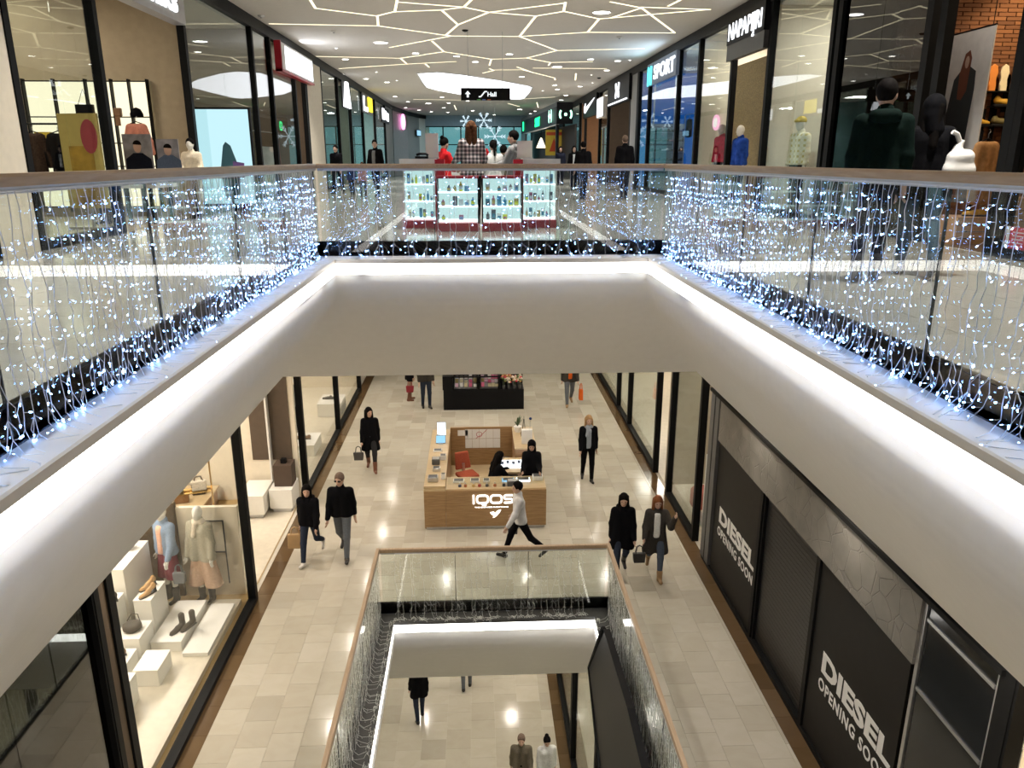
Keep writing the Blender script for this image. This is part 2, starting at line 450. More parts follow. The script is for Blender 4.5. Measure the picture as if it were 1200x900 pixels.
void_edge(UX0, UX1, UY, F1)

# ------------------------------------------------------------------ upper ceiling: light lines, downlights, backlit panel
ZC = CEIL2
def c1(x, y): return (230 + x / 3.636, y / 3.636)
def c2(x, y): return (540 + x / 3.636, y / 3.636)
def c3(x, y): return (430 + x / 3.636, 60 + y / 3.636)
LINES = []
for c, segs in ((c1, [((470, -25), (508, 35)), ((508, 35), (772, 68)), ((772, 67), (775, 110)), ((772, 67), (840, 50), (1045, 42), (1140, 30)), ((858, -10), (846, 50)),
        ((856, 8), (1140, 30)), ((1140, 30), (1180, -8)), ((1140, 30), (1247, 52)), ((1045, 42), (1115, 105)), ((1247, 52), (1115, 105), (1065, 148)), ((313, 101), (775, 110), (1085, 153)),
        ((1085, 153), (1065, 148)), ((1085, 153), (825, 202)), ((1085, 153), (1377, 155)), ((1005, 175), (1055, 220)), ((1055, 220), (870, 248), (510, 240)), ((1055, 220), (1257, 252)),
        ((870, 248), (895, 270)), ((610, 292), (890, 273), (1105, 262)), ((977, 273), (992, 286))]),
        (c2, [((120, 52), (320, 68), (440, 48), (590, 80), (640, 76), (770, 33)), ((120, 52), (440, 13)), ((446, 10), (438, 48)), ((320, 68), (250, 155)), ((250, 155), (540, 137), (910, 140)),
        ((590, 80), (540, 137)), ((640, 76), (1060, 40)), ((640, 8), (770, 33), (910, 138)), ((770, 30), (1060, 40)), ((885, 25), (945, -5)), ((250, 155), (410, 215), (280, 247), (130, 252)),
        ((410, 215), (780, 207)), ((130, 252), (122, 278)), ((280, 247), (382, 266), (374, 278)), ((382, 266), (560, 262)), ((95, 311), (140, 300), (122, 292)), ((240, 285), (310, 310)),
        ((140, 298), (262, 297), (400, 332), (402, 341)), ((310, 290), (620, 292)), ((491, 313), (488, 341))]),
        (c3, [((372, 230), (381, 250)), ((724, 218), (730, 240)), ((600, 222), (650, 236)), ((200, 205), (420, 208)), ((640, 205), (800, 195))])):
    for s in segs: LINES.append([c(*p) for p in s])
wline = .06
for s in LINES:
    P = [atz(x, y, ZC) for x, y in s]
    for a, b in zip(P, P[1:]):
        d = (b - a); L = d.length
        if L < .02: continue
        d.normalize(); q = Vector((-d.y, d.x, 0)) * wline / 2; e = d * wline * .45
        m = MB(); m.prism([a - e + q, b + e + q, b + e - q, a - e - q], (0, 0, -.006))
        m.build('light_line', LINEW, ceil_up)
DRIM = mat('white_lamp_rim', (.8, .8, .78), .4)
big = 0
for x, y, r in UP_DOWN:
    if r == 0: continue
    p = atz(x, y, ZC)
    o = empty('ceiling_downlight', p)
    MB().lathe([(r * 1.16, 0), (r * 1.16, -.012), (r * 1.02, -.02), (r * .98, -.02), (r * .98, 0)], 18).build('rim', DRIM, o)
    MB().lathe([(r * .97, -.004), (r * .97, -.014)], 18).build('lens', DOWN, o)
    if r > .21:
        lb = ['large round ceiling downlight at the left among the light lines', 'large round ceiling downlight at the right, the nearest of the large ones', 'large round ceiling downlight halfway down the ceiling, above the black direction sign'][big]; big += 1
        tag(o, lb, 'ceiling light')
    elif r < .1: tag(o, 'tiny round recessed spotlight in the beige ceiling between larger downlights', 'ceiling light', 'tiny ceiling spotlights')
    else: tag(o, 'round white recessed downlight in the beige ceiling further down the hall', 'ceiling light', 'round ceiling downlights')
# backlit ceiling panel
PANEL = glow('backlit_panel', (.95, .96, 1), 2.6)
pp = [c3(*p) for p in [(217, 93), (300, 88), (400, 98), (560, 122), (690, 147), (703, 153), (690, 177), (668, 201), (640, 204), (560, 199), (410, 185), (300, 165), (255, 152), (238, 130)]]
bp = empty('backlit_ceiling_panel', atz(570, 100, ZC), label='large white backlit ceiling panel with rounded outline in the middle of the ceiling', cat='ceiling light')
q0 = atz(570, 100, ZC)
MB().prism([atz(x, y, ZC) - q0 for x, y in pp], (0, 0, -.02)).build('diffuser', PANEL, bp)
ctr = sum((atz(x, y, ZC) for x, y in pp), Vector()) / len(pp) - q0
rim = MB()
pl = [atz(x, y, ZC) - q0 for x, y in pp]
po = [ctr + (p - ctr) * 1.02 for p in pl]
for i in range(len(pl)):
    j = (i + 1) % len(pl); rim.add([pl[i], pl[j], po[j], po[i]] + [v + Vector((0, 0, -.03)) for v in (pl[i], pl[j], po[j], po[i])], [(4, 5, 6, 7), (0, 1, 5, 4), (3, 2, 6, 7)])
rim.build('frame', DRIM, bp)
# small sensor / smoke detectors on the ceiling
for x, y, lb in ((545, 35, 'small dark round detector on the ceiling left of the middle'), (391, 36, 'small white smoke detector on the ceiling near the left light line'), (726, 43, 'small white smoke detector on the ceiling at the right'), (702, 91, 'small dark camera dome on the ceiling far right'), (306, 18, 'small chrome spot on the ceiling beside the left shopfronts')):
    p = atz(x, y, ZC); o = empty('ceiling_detector', p, label=lb, cat='detector')
    MB().lathe([(.09, 0), (.09, -.02), (.06, -.045), (.03, -.05)], 14).build('housing', BLACKM if 'dark' in lb else STEEL if 'chrome' in lb else WHITE, o)
    MB().lathe([(.028, -.05), (.02, -.065)], 10).build('sensor', GREY, o)

# ------------------------------------------------------------------ lamps of the halls (upper ones an added grid standing in for the downlight fittings)
for X, ys in ((-3.9, (3, 7, 11, 16, 21, 27, 34, 42)), (4.4, (3, 7, 11, 16, 21, 27, 34, 42))):
    for Y in ys: lamp('AREA', (X, Y, CEIL2 - .03), 86, NEUT, .35, spot=R(95))
for Y in (1, 5, 9, 14, 19, 25, 32, 40, 50): lamp('AREA', (.2, Y, CEIL2 - .03), 14 if Y < 12 else 86, NEUT, .35, spot=R(95))
LENS1 = glow('hall_downlight_lens', (1, .93, .8), 25)
def hall_down(x, y, z, p, grp):
    o = empty('hall_downlight', (x, y, z), label=grp[1], cat='ceiling light', group=grp[0])
    MB().lathe([(.125, 0), (.125, -.012), (.1, -.016), (.1, 0)], 14).build('rim', DRIM, o)
    MB().lathe([(.098, -.002), (.098, -.01)], 14).build('lens', LENS1, o)
    lamp('AREA', (x, y, z - .03), p, WARM, .22, spot=R(140))
for Y in (2, 5, 8, 11, 14, 17, 20, 23, 26):
    for X in ((-3.45, 3.95) if Y < 13 else (-3.2, -1, 1.4, 3.7)):
        hall_down(X, Y, CEIL1, 18, ('downlights over the middle floor', 'round recessed downlight under the balcony, mirrored in the polished middle floor'))
for Y in (6, 10, 14, 18, 22, 26):
    for X in ((-3.1, 3.3) if Y < 14 else (-2, 1)):
        hall_down(X, Y, F1 + CEIL1, 24, ('downlights over the ground floor', 'round recessed downlight over the ground floor, mirrored in its tiles'))
# ------------------------------------------------------------------ glass balustrades and light curtains
BULB = glow('led_bulb', (.20, .42, 1), 42)
WIRE0 = mat('pale_unlit_wire', (.82, .82, .78), .5, var=.03)
WIRE = mat('clear_wire', (.7, .72, .75), .4, var=.03)
BULB0 = mat('unlit_led_bulb', (.75, .75, .72), .3)
CLAMP = mat('dark_joint', (.03, .035, .035), .5)
def guard(zf, x0, x1, y1, splits, lv):
    sides = [('left', 'y', x0, NEAR, y1, splits[0]), ('far', 'x', y1, x0 + .04, x1 - .04, splits[1]), ('right', 'y', x1, NEAR, y1, splits[2])]
    for nm, ax, c, a, b, sp in sides:
        o = empty('glass_balustrade', (c if ax == 'y' else (a + b) / 2, y1 if ax == 'x' else (a + b) / 2, zf))
        tag(o, 'glass balustrade with a brown wooden handrail along the %s side of the %s opening' % (nm, lv), 'balustrade')
        ox, oy = o.location.x, o.location.y
        e = [a] + sp + [b]
        for i in range(len(e) - 1):
            g = .006; p, q = e[i] + g, e[i + 1] - g
            m = MB()
            if ax == 'y': m.box(c - .008 - ox, c + .008 - ox, p - oy, q - oy, -.15, 1.03)
            else: m.box(p - ox, q - ox, c - .008 - oy, c + .008 - oy, -.15, 1.03)
            m.build('glass_pane', GUARD, o)
            if i:
                m = MB(); k = e[i]
                if ax == 'y': m.box(c - .009 - ox, c + .009 - ox, k - .004 - oy, k + .004 - oy, -.15, 1.03)
                else: m.box(k - .004 - ox, k + .004 - ox, c - .009 - oy, c + .009 - oy, -.15, 1.03)
                m.build('joint', CLAMP, o)
        m = MB()
        pr = [(x * .034, z) for x, z in ((-1, .0), (-1, .045), (-.8, .062), (.8, .062), (1, .045), (1, 0))]
        if ax == 'y':
            m.prism([(c - ox + u, a - oy, 1.02 + z) for u, z in pr], (0, b - a + .034, 0))
        else:
            m.prism([(a - ox - .004, c - oy + u, 1.02 + z) for u, z in pr], (b - a + .008, 0, 0))
        m.build('handrail', HANDR, o)
        m = MB()
        if ax == 'y': m.box(c - .017 - ox, c + .017 - ox, a - oy, b - oy, .985, 1.02)
        else: m.box(a - ox, b - ox, c - .017 - oy, c + .017 - oy, .985, 1.02)
        m.build('rail_channel', STEEL, o)
guard(0, VX0, VX1, VY, ([1.7, 3.62, 5.55, 7.5, 9.4], [-.6, 1.07], [1.1, 2.75, 4.45, 6.2, 7.9, 9.6]), 'upper')
guard(F1, UX0, UX1, UY, ([2, 4, 6, 8, 10.1], [-.45, .85], [2, 4, 6, 8, 10.1]), 'lower')

def string_mesh(seed, lit, L=1.2, dens=.085):
    """one hanging string: wavy wire, short side twigs, a bulb on each twig. local x along the rail, +y into the opening, z down from 0"""
    r = random.Random(seed); m = MB(); pts = []; z = 0; x = 0; y = 0
    while z > -L:
        pts.append((x, y, z)); z -= .07 + r.random() * .03; x = x * .7 + r.uniform(-.02, .02); y = r.uniform(-.006, .012)
    # the tail lies over the ledge
    pts += [(x + r.uniform(-.04, .04), .06, -L - .015), (x + r.uniform(-.07, .07), .13 + r.random() * .06, -L - .02)]
    if not lit:
        for q in range(5): pts.append((pts[-1][0] + r.uniform(-.07, .07), min(.235, pts[-1][1] + r.uniform(-.01, .05)), -L - .01 + r.uniform(0, .05)))
    m.tube(pts, .0026, 3, False)
    k = 0
    for i, p in enumerate(pts[1:]):
        if r.random() < (.62 if lit else .6):
            s = r.choice((-1, 1)); q = (p[0] + s * r.uniform(.02, .045), p[1] + r.uniform(0, .015), p[2] - r.uniform(0, .03))
            m.m = 0; m.tube([p, q], .002, 3, False)
            d = Vector(q) - Vector(p); d.normalize(); e = Vector(q) + d * .016
            m.m = 1; rr = r.choice((.002, .0026, .0035, .005)) if lit else .004
            m.tube([q, Vector(q) + d * .007, e], [rr * .8, rr, rr * .4], 4, True)
    # forking twigs along the lowest third
    for p in pts[1:-2]:
        if p[2] < -.80 and r.random() < .5:
            s = r.choice((-1, 1)); q = (p[0] + s * r.uniform(.03, .06), p[1] + .004, p[2] - r.uniform(.04, .08)); q2 = (q[0] + s * r.uniform(-.02, .04), q[1], q[2] - r.uniform(.03, .07))
            q2 = (q2[0], q2[1], max(q2[2], -L - .01)); m.m = 0; m.tube([p, q, q2], .0024, 3, False); m.m = 1; m.tube([q2, (q2[0] + s * .006, q2[1], q2[2] - .012)], [.0045, .002], 4, True)
    # fork at the bottom
    m.m = 0
    if r.random() < .6:
        p = pts[-4]; q = (p[0] + r.choice((-1, 1)) * .06, p[1] + .01, p[2] - .11); m.tube([p, q], .0026, 3, False)
        m.m = 1; m.tube([q, (q[0], q[1] + .004, q[2] - .02)], [.006, .003], 4, True)
    return m.mesh('light_string', [WIRE if lit else WIRE0, BULB if lit else BULB0], fix=False)
LIT = [string_mesh(i, True) for i in range(14)]
OFF = [string_mesh(50 + i, False) for i in range(10)]
def curtain(o, axis, c, a, b, step, vars_, out, zf, seed):
    r = random.Random(seed); t = a
    m = MB()
    while t < b:
        s = link('light_string', vars_[r.randrange(len(vars_))], o)
        if axis == 'y':
            s.location = (c + out * .03, t, zf + 1.0); s.rotation_euler = (0, 0, R(-90) if out > 0 else R(90))
        else:
            s.location = (t, c - .03, zf + 1.0); s.rotation_euler = (0, 0, R(180))
        t += step * r.uniform(.6, 1.4)
    if axis == 'y': m.tube([(c + out * .026, a, zf + 1.0), (c + out * .026, b, zf + 1.0)], .006, 5)
    else: m.tube([(a, c - .026, zf + 1.0), (b, c - .026, zf + 1.0)], .006, 5)
    m.build('lead_wire', WIRE, o)
def cur(lb): return empty('light_curtain', label=lb, cat='string lights')
curtain(cur('curtain of lit cool white string lights on the left upper balustrade'), 'y', VX0, 1.6, VY - .26, .085, LIT, 1, 0, 1)
curtain(cur('curtain of lit cool white string lights on the far upper balustrade'), 'x', VY, VX0 + .13, VX1 - .13, .13, LIT, 1, 0, 2)
curtain(cur('curtain of lit cool white string lights on the right upper balustrade'), 'y', VX1, 1.6, VY - .26, .085, LIT, -1, 0, 3)
curtain(cur('curtain of mostly unlit string lights on the left lower balustrade'), 'y', UX0, 4, UY - .26, .1, OFF, 1, F1, 4)
curtain(cur('curtain of mostly unlit string lights on the far lower balustrade'), 'x', UY, UX0 + .3, UX1 - .3, .12, OFF, 1, F1, 5)
curtain(cur('curtain of mostly unlit string lights on the right lower balustrade'), 'y', UX1, 4, UY - .26, .1, OFF, -1, F1, 6)
# ------------------------------------------------------------------ shopfronts and shop rooms
WN = [0]
def frontage(X, side, segs, z0, z1, fw=.1, plinth=.12, glass=GLASS, frame=BLACKM, depth=.14):
    """row of mullions and panes in the plane x = X; segs = (y0, y1, kind)"""
    WN[0] += 1
    o = empty('window_%d' % WN[0], (X, segs[0][0], z0), kind='structure')
    ox, oy, oz = o.location; H = z1 - z0
    ys = sorted(set([s[0] for s in segs] + [s[1] for s in segs]))
    for y in ys:
        MB().box(-depth / 2, depth / 2, y - fw / 2 - oy, y + fw / 2 - oy, 0, H).build('mullion', frame, o)
    for a, b, k in segs:
        a, b = a - oy + fw / 2, b - oy - fw / 2
        if k == 'glass':
            MB().box(-.006, .006, a, b, plinth, H).build('glass_pane', glass, o)
            MB().box(-depth / 2, depth / 2, a, b, 0, plinth).build('sill', frame, o)
        elif k == 'glass2':          # pane divided by one thin joint
            m = (a + b) / 2
            for p, q in ((a, m - .006), (m + .006, b)): MB().box(-.006, .006, p, q, plinth, H).build('glass_pane', glass, o)
            MB().box(-depth / 2, depth / 2, a, b, 0, plinth).build('sill', frame, o)
        elif k == 'open': pass
        elif k is not None:
            MB().box(-.05, .05, a, b, 0, H).build('panel', k, o)
    return o
def room(side, X, y0, y1, z0, z1, depth, wm, fm=None, power=0, col=WARM, bm=None, near=False, ceil=None, n=1):
    s = side; xb = X + s * depth; x0, x1 = sorted((X + s * .08, xb))
    nm = 'wall_left' if s < 0 else 'wall_right'
    tag(MB().box(min(xb, xb + s * .1), max(xb, xb + s * .1), y0, y1, z0, z1).build(nm, bm or wm), kind='structure')
    tag(MB().box(x0, x1, y1 - .06, y1 + .06, z0, z1).build('wall_far', wm), kind='structure')
    if near: tag(MB().box(x0, x1, y0 - .06, y0 + .06, z0, z1).build('wall_near', wm), kind='structure')
    tag(MB().box(x0, x1, y0, y1, z1, z1 + .08).build('ceiling', ceil or CEILM), kind='structure')
    if fm: tag(MB().box(x0, x1, y0 + .06, y1 - .06, z0 - .004, z0 + .004).build('floor', fm), kind='structure')
    for i in range(n if power else 0):
        yy = y0 + (y1 - y0) * (i + .5) / n
        lamp('AREA', ((x0 + x1) / 2, yy, z1 - .05), power / n, col, min(1.2, depth * .4), min(1.2, (y1 - y0) / n * .4))
DGLASS = glassmat('dark_glass', (.34, .36, .35), 1.5, .02)
OLIVE = mat('olive_wall', (.16, .13, .08), .8)
BROWNW = mat('brown_wall', (.13, .09, .055), .7)
TEALW = mat('teal_wall', (.18, .32, .33), .7)
BLUEW = glow('blue_glow_wall', (.01, .09, .36), 1.0)  # the wall itself emits blue, standing in for the lit interior
SHOPFL = mat('shop_floor', (.42, .38, .31), .25)
# header bands where the ceiling meets the shopfronts
def trimpath(name, pts, z0, z1, m, t=.12):
    b = MB()
    for (xa, ya), (xb, yb) in zip(pts, pts[1:]):
        d = Vector((xb - xa, yb - ya, 0)).normalized(); n = Vector((-d.y, d.x, 0)) * t / 2
        b.prism([Vector((xa, ya, z0)) + n, Vector((xb, yb, z0)) + n, Vector((xb, yb, z0)) - n, Vector((xa, ya, z0)) - n], (0, 0, z1 - z0))
    return tag(b.build(name, m), kind='structure')
LCURVE = [(XL, 56), (-5.2, 63), (-4.6, 67), (-3.9, 69.5)]
trimpath('trim_4', [(XL, -5.9)] + LCURVE, 4.36, 4.64, BLACK, .16)
trimpath('trim_5', [(XR, -5.9), (XR, 58)], 4.36, 4.64, BLACK, .16)
HT = 4.36
# ---- left side of the upper floor
frontage(XL, -1, [(3.2, 6.6, 'glass2'), (6.6, 9.4, 'glass'), (9.4, 10.4, CREAM), (10.4, 12.8, 'glass2'), (12.8, 16.6, 'open'), (16.6, 21.5, 'glass2'), (21.5, 23.3, 'glass'), (23.3, 26.2, 'glass'), (26.2, 27.7, 'open')], 0, HT, .13)
frontage(XL, -1, [(27.9, 30.6, CREAM), (30.6, 34.2, 'glass'), (34.2, 37.5, 'open'), (37.5, 41.5, 'glass'), (41.5, 46.5, 'open'), (46.5, 51.5, 'glass'), (51.5, 56, GREY)], 0, HT, .12)
room(-1, XL, 3.2, 16.75, 0, 4.2, 5.6, BEIGE, SHOPFL, 230, WARM, n=3)
room(-1, XL, 16.9, 21.5, 0, 4.3, 3.6, OLIVE, SHOPFL, 55, WARM)
room(-1, XL, 21.6, 27.8, 0, 4.3, 3.5, BROWNW, SHOPFL, 130, WARM, near=True)
room(-1, XL, 30.6, 37.4, 0, 4.3, 3.5, mat('dark_green_wall', (.10, .14, .11), .7), SHOPFL, 120, NEUT)
room(-1, XL, 37.6, 46.4, 0, 4.3, 3.5, TEALW, SHOPFL, 260, NEUT)
room(-1, XL, 46.6, 56, 0, 4.3, 3.5, mat('pale_shop_wall', (.5, .5, .5), .7), SHOPFL, 300, NEUT)
PINKM = mat('pink_stone', (.34, .2, .2), .3, var=.4, stretch=(6, 6, .6))
for i, ((xa, ya), (xb, yb)) in enumerate(zip(LCURVE, LCURVE[1:])):
    d = Vector((xb - xa, yb - ya, 0)).normalized(); n = Vector((d.y, -d.x, 0))
    m = MB().prism([Vector((xa, ya, 0)), Vector((xb, yb, 0)), Vector((xb, yb, 0)) - n * .1, Vector((xa, ya, 0)) - n * .1], (0, 0, HT)); tag(m.build('wall_left', [PINKM, GREY, WHITE][i]), kind='structure')
# ---- right side of the upper floor
BLK = BLACK
GOLDP = mat('gold_textured_panel', (.38, .27, .12), .45, .2, .55, 55, bump=.9)
frontage(XR, 1, [(2.5, 5.2, 'glass2'), (5.2, 7.4, 'glass'), (7.4, 9.2, 'glass')], 0, HT, .13)
frontage(XR, 1, [(9.35, 11.05, 'open'), (11.4, 14.25, 'glass2')], 0, HT, .16, glass=DGLASS)
frontage(XR, 1, [(14.5, 17.6, 'glass2'), (17.6, 20.1, 'open'), (20.1, 23.1, 'glass2'), (23.1, 25.4, 'glass'), (25.4, 29.6, 'glass2'), (29.6, 31.4, 'glass')], 0, HT, .14)
frontage(XR, 1, [(31.6, 33.0, GREY), (33.0, 38.6, 'open'), (38.6, 41.2, 'glass'), (41.2, 46.6, 'open'), (46.6, 49, 'open'), (49, 58, 'glass2')], 0, HT, .16)
BRICKB = mat('brick_mortar', (.16, .08, .04), .9)
room(1, XR, 2.5, 12.6, 0, 4.3, 4.2, BRICKB, mat('dark_wood_floor', (.12, .07, .035), .4), 120, (1, .78, .52), near=True, ceil=mat('dark_ceiling', (.06, .035, .025), .8), n=2)
room(1, XR, 12.7, 14.4, 0, 4.3, 3.2, BROWNW, SHOPFL, 12, WARM)
room(1, XR, 14.5, 17.75, 0, 4.3, 3.4, CREAM, SHOPFL, 90, NEUT)
room(1, XR, 17.9, 23.1, 0, 4.3, 3.0, CREAM, SHOPFL, 130, NEUT, n=2)
room(1, XR, 23.2, 31.4, 0, 4.3, 3.2, BLUEW, SHOPFL, 100, (.8, .9, 1), bm=BLUEW, n=2)
room(1, XR, 31.6, 38.5, 0, 4.3, 2.2, BROWNW, SHOPFL, 30, WARM)
room(1, XR, 38.7, 48.9, 0, 4.3, 3, mat('rust_shop_wall', (.32, .17, .08), .7), SHOPFL, 200, WARM)
room(1, XR, 49, 58, 0, 4.3, 3, TEALW, SHOPFL, 300, (.8, .95, 1))
tag(MB().box(7.1, 7.16, 19.5, 22.4, 0, 3.55).build('wall_right', GOLDP), kind='structure')
# far end: glazed wall before a glowing teal sheet in place of a lit hall
TEALG = glow('teal_glow_sheet', (.16, .42, .46), .75)
END = 68.6
o = empty('window_%d' % (WN[0] + 1), (0, END, 0), kind='structure'); WN[0] += 1
xs = [-4.2, -2.7, -1.2, .3, 1.8, 3.3, 4.8]
for x in xs: MB().box(x - .05, x + .05, -.06, .06, 0, 3.75).build('mullion', BLACKM, o)
for z in (0.05, 2.3, 3.75): MB().box(-4.2, 4.8, -.05, .05, z - .04, z + .04).build('transom', BLACKM, o)
for a, b in zip(xs, xs[1:]):
    for z0, z1 in ((.09, 2.26), (2.34, 3.71)): MB().box(a + .05, b - .05, -.005, .005, z0, z1).build('glass_pane', GLASS, o)
tag(MB().box(-6.5, 8, END - .1, END + .1, 3.79, CEIL2).build('wall_front', mat('blue_lit_bulkhead', (.30, .42, .50), .7)), kind='structure')  # blue light falling on the bulkhead is put into its colour
for a, b in ((-7, -4.25), (4.85, 8)): tag(MB().box(a, b, END - .1, END + .1, 0, 3.79).build('wall_front', TEALW), kind='structure')
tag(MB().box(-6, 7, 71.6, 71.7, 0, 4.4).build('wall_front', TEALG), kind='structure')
for Y in (60, 65): lamp('AREA', (0, Y, 4.6), 90, (.75, .9, 1), .5)
# pharmacy corner on the far right: black fascia with green lettering
PH0, PH1 = Vector((4.75, 47.0, 0)), Vector((3.8, 66.5, 0))
GREENL = glow('green_letters', (.02, .95, .28), 2.2); GREENW = glow('pale_green_emblem', (.45, 1, .75), 2.6)
# ------------------------------------------------------------------ middle floor shopfronts
MH = 4.1      # frame height
fr = lambda X, side, segs, **k: frontage(X, side, segs, F1, F1 + MH, **k)
DARKF = glassmat('smoked_glass', (.5, .5, .47), 1.6, .03)
fr(ML, -1, [(1, 4.3, 'glass'), (4.3, 7.25, 'glass2')], fw=.1, plinth=.05, glass=DARKF)
fr(ML, -1, [(7.6, 12.4, 'glass2'), (12.4, 16.95, 'open'), (16.95, 21.4, 'glass'), (21.4, 25.6, 'glass')], fw=.13, plinth=.08, glass=glassmat('clear_shop_glass', (.97, .98, .97), .55))
fr(MR, 1, [(1.5, 5.2, 'open')], fw=.1)
fr(MR, 1, [(14.3, 16.55, 'glass'), (16.55, 17.95, 'open'), (17.95, 21.4, 'glass2'), (21.4, 23.2, 'glass'), (23.2, 29, 'glass')], fw=.11, plinth=.1)
WOODF = mat('honey_wood_floor', (.42, .29, .13), .3, var=.12, stretch=(1, 8, 1))
PALEF = mat('pale_display_floor', (.62, .56, .45), .35)
room(-1, ML, 1, 7.4, F1, F1 + MH, 2.6, mat('grey_hoarding', (.16, .155, .14), .6), mat('grey_screed', (.2, .19, .17), .5), 10, NEUT, near=True)
room(-1, ML, 7.5, 16.8, F1, F1 + MH, 6.0, CREAM, WOODF, 480, WARM, near=True, n=3)
room(-1, ML, 16.95, 26, F1, F1 + MH, 5.0, CREAM, PALEF, 260, WARM, n=2)
room(1, MR, 13.7, 17.2, F1, F1 + MH, 3.2, mat('taupe_wall', (.36, .31, .23), .8), PALEF, 60, WARM, near=True)
room(1, MR, 17.3, 29, F1, F1 + MH, 4, CREAM, PALEF, 200, WARM, n=2)
room(1, MR, 1.5, 5.2, F1, F1 + MH, 2.4, CREAM, PALEF, 110, (1, .85, .6))
# closed shop on the right: dark hoarding panels, roller shutter, stone fascia
HOARD = mat('charcoal_hoarding', (.012, .0105, .009), .5, spec=.15, var=.1)
LETT = mat('white_print', (.75, .74, .72), .5, var=.02)
hz = F1 + MH
closed = empty('closed_shopfront', (MR, 9.9, F1), label='closed dark shopfront with printed hoarding panels and a roller shutter on the right', cat='shopfront')
def cbx(nm, y0, y1, z0, z1, m, d0=-.03, d1=.03, par=closed):
    return MB().box(d0, d1, y0 - 9.9, y1 - 9.9, z0 - F1, z1 - F1).build(nm, m, par)
p1 = cbx('hoarding_panel', 10.88, 13.1, F1 + .08, -3.83, HOARD)
p2 = cbx('hoarding_panel', 6.62, 8.72, F1 + .08, -3.83, HOARD)
cbx('sill', 6.5, 13.6, F1, F1 + .08, BLACKM, -.06, .06)
for y in (10.84, 8.78): cbx('post', y - .05, y + .05, F1 + .08, -3.83, BLACKM, -.06, .05)
cbx('dark_pilaster', 13.14, 13.62, F1 + .08, hz, DGREY, -.08, .2)
cbx('pilaster_groove', 13.36, 13.40, F1 + .08, hz, BLACK, -.085, .0)
SL = mat('shutter_slat', (.022, .021, .02), .35, .4)
z = F1 + .1; sl = MB(); sl.prism([(-.02, -.98, 0), (.012, -.98, .03), (.012, -.98, .066), (-.02, -.98, .072)], (0, 1.96, 0)); slm = sl.mesh('slat', SL)
while z < -3.92:
    s = link('slat', slm, closed); s.location = (.035, -.09 + .0, z - F1); z += .076
cbx('shutter_guide', 8.83, 8.87, F1 + .08, -3.83, BLACKM); cbx('shutter_guide', 10.74, 10.79, F1 + .08, -3.83, BLACKM)
# stone fascia band with engraved outline pattern
STONE = mat('grey_stone_panel', (.16, .148, .13), .5, var=.18, scale=3)
n_ = STONE.node_tree.nodes; l_ = STONE.node_tree.links; vo = n_.new('ShaderNodeTexVoronoi'); vo.feature = 'DISTANCE_TO_EDGE'; vo.inputs['Scale'].default_value = 3.2
tc_ = n_.new('ShaderNodeTexCoord'); l_.new(tc_.outputs['Object'], vo.inputs['Vector'])
bp_ = n_.new('ShaderNodeBump'); bp_.inputs['Strength'].default_value = .45; bp_.inputs['Distance'].default_value = .02
mr_ = n_.new('ShaderNodeMapRange'); mr_.inputs['From Max'].default_value = .03; l_.new(vo.outputs['Distance'], mr_.inputs['Value']); l_.new(mr_.outputs['Result'], bp_.inputs['Height']); l_.new(bp_.outputs[0], n_['Principled BSDF'].inputs['Normal'])
cbx('stone_fascia', 6.55, 13.1, -3.82, hz + .3, STONE, -.07, -.0)
cbx('top_rail', 5.3, 13.62, -3.02, -2.96, BLACKM, -.12, -.071)
cbx('dark_panel', 5.42, 6.48, F1 + .08, hz, mat('black_glass_panel', (.012, .013, .014), .1), -.02, .03)
for y in (6.52, 5.40): cbx('steel_strip', y - .025, y + .025, F1 + .08, hz, STEEL, -.04, .0)
for zz in (-3.25, -4.05): cbx('steel_strip', 5.45, 6.48, zz - .02, zz + .02, STEEL, -.035, .0)
cbx('end_post', 5.18, 5.36, F1 + .08, hz, BLACKM, -.08, .05)
# right-hand side reads towards the camera (-y)
for zz, yy in ((-5.30, 12.82), (-5.27, 8.42)):
    wv = -1
    d = text_mesh('DIESEL', .40, LETT, 'lettering', closed, (-.032, yy - 9.9, zz - F1), (0, -1, 0), (0, 0, 1), .004, .016, sx=1.12)
    b = max(v.co.y for v in d.data.vertices) - min(v.co.y for v in d.data.vertices)
    k = (1.86 if yy > 10 else 1.72) / b
    for v in d.data.vertices: v.co.y = (yy - 9.9) + (v.co.y - (yy - 9.9)) * k
    d = text_mesh('OPENING SOON', .235, LETT, 'lettering', closed, (-.032, yy - 9.9 + .02, zz - F1 - .27), (0, -1, 0), (0, 0, 1), .004, .004, space=1.12)
    b = max(v.co.y for v in d.data.vertices) - min(v.co.y for v in d.data.vertices)
    k = (1.86 if yy > 10 else 1.74) / b
    for v in d.data.vertices: v.co.y = (yy - 9.9) + (v.co.y - (yy - 9.9)) * k
tri = MB(); tri.prism([(-.022, 6.2 - 9.9, F1 - F1 + .42), (-.022, 6.02 - 9.9, .36), (-.022, 6.2 - 9.9, .12)], (.0, 0, .0)) if False else None

# double post on the left between the dark shop and the shoe shop
o = empty('double_post', (ML, 7.42, F1), label='black double post between the dark shop and the lit display window', cat='post')
for y in (-.14, .14): MB().box(-.08, .08, y - .05, y + .05, 0, MH).build('upright', BLACKM, o)
MB().box(-.03, .05, -.09, .09, 0, MH).build('recess_panel', BROWNW, o)
MB().box(-.045, -.03, -.012, .012, 0, MH).build('steel_strip', STEEL, o)
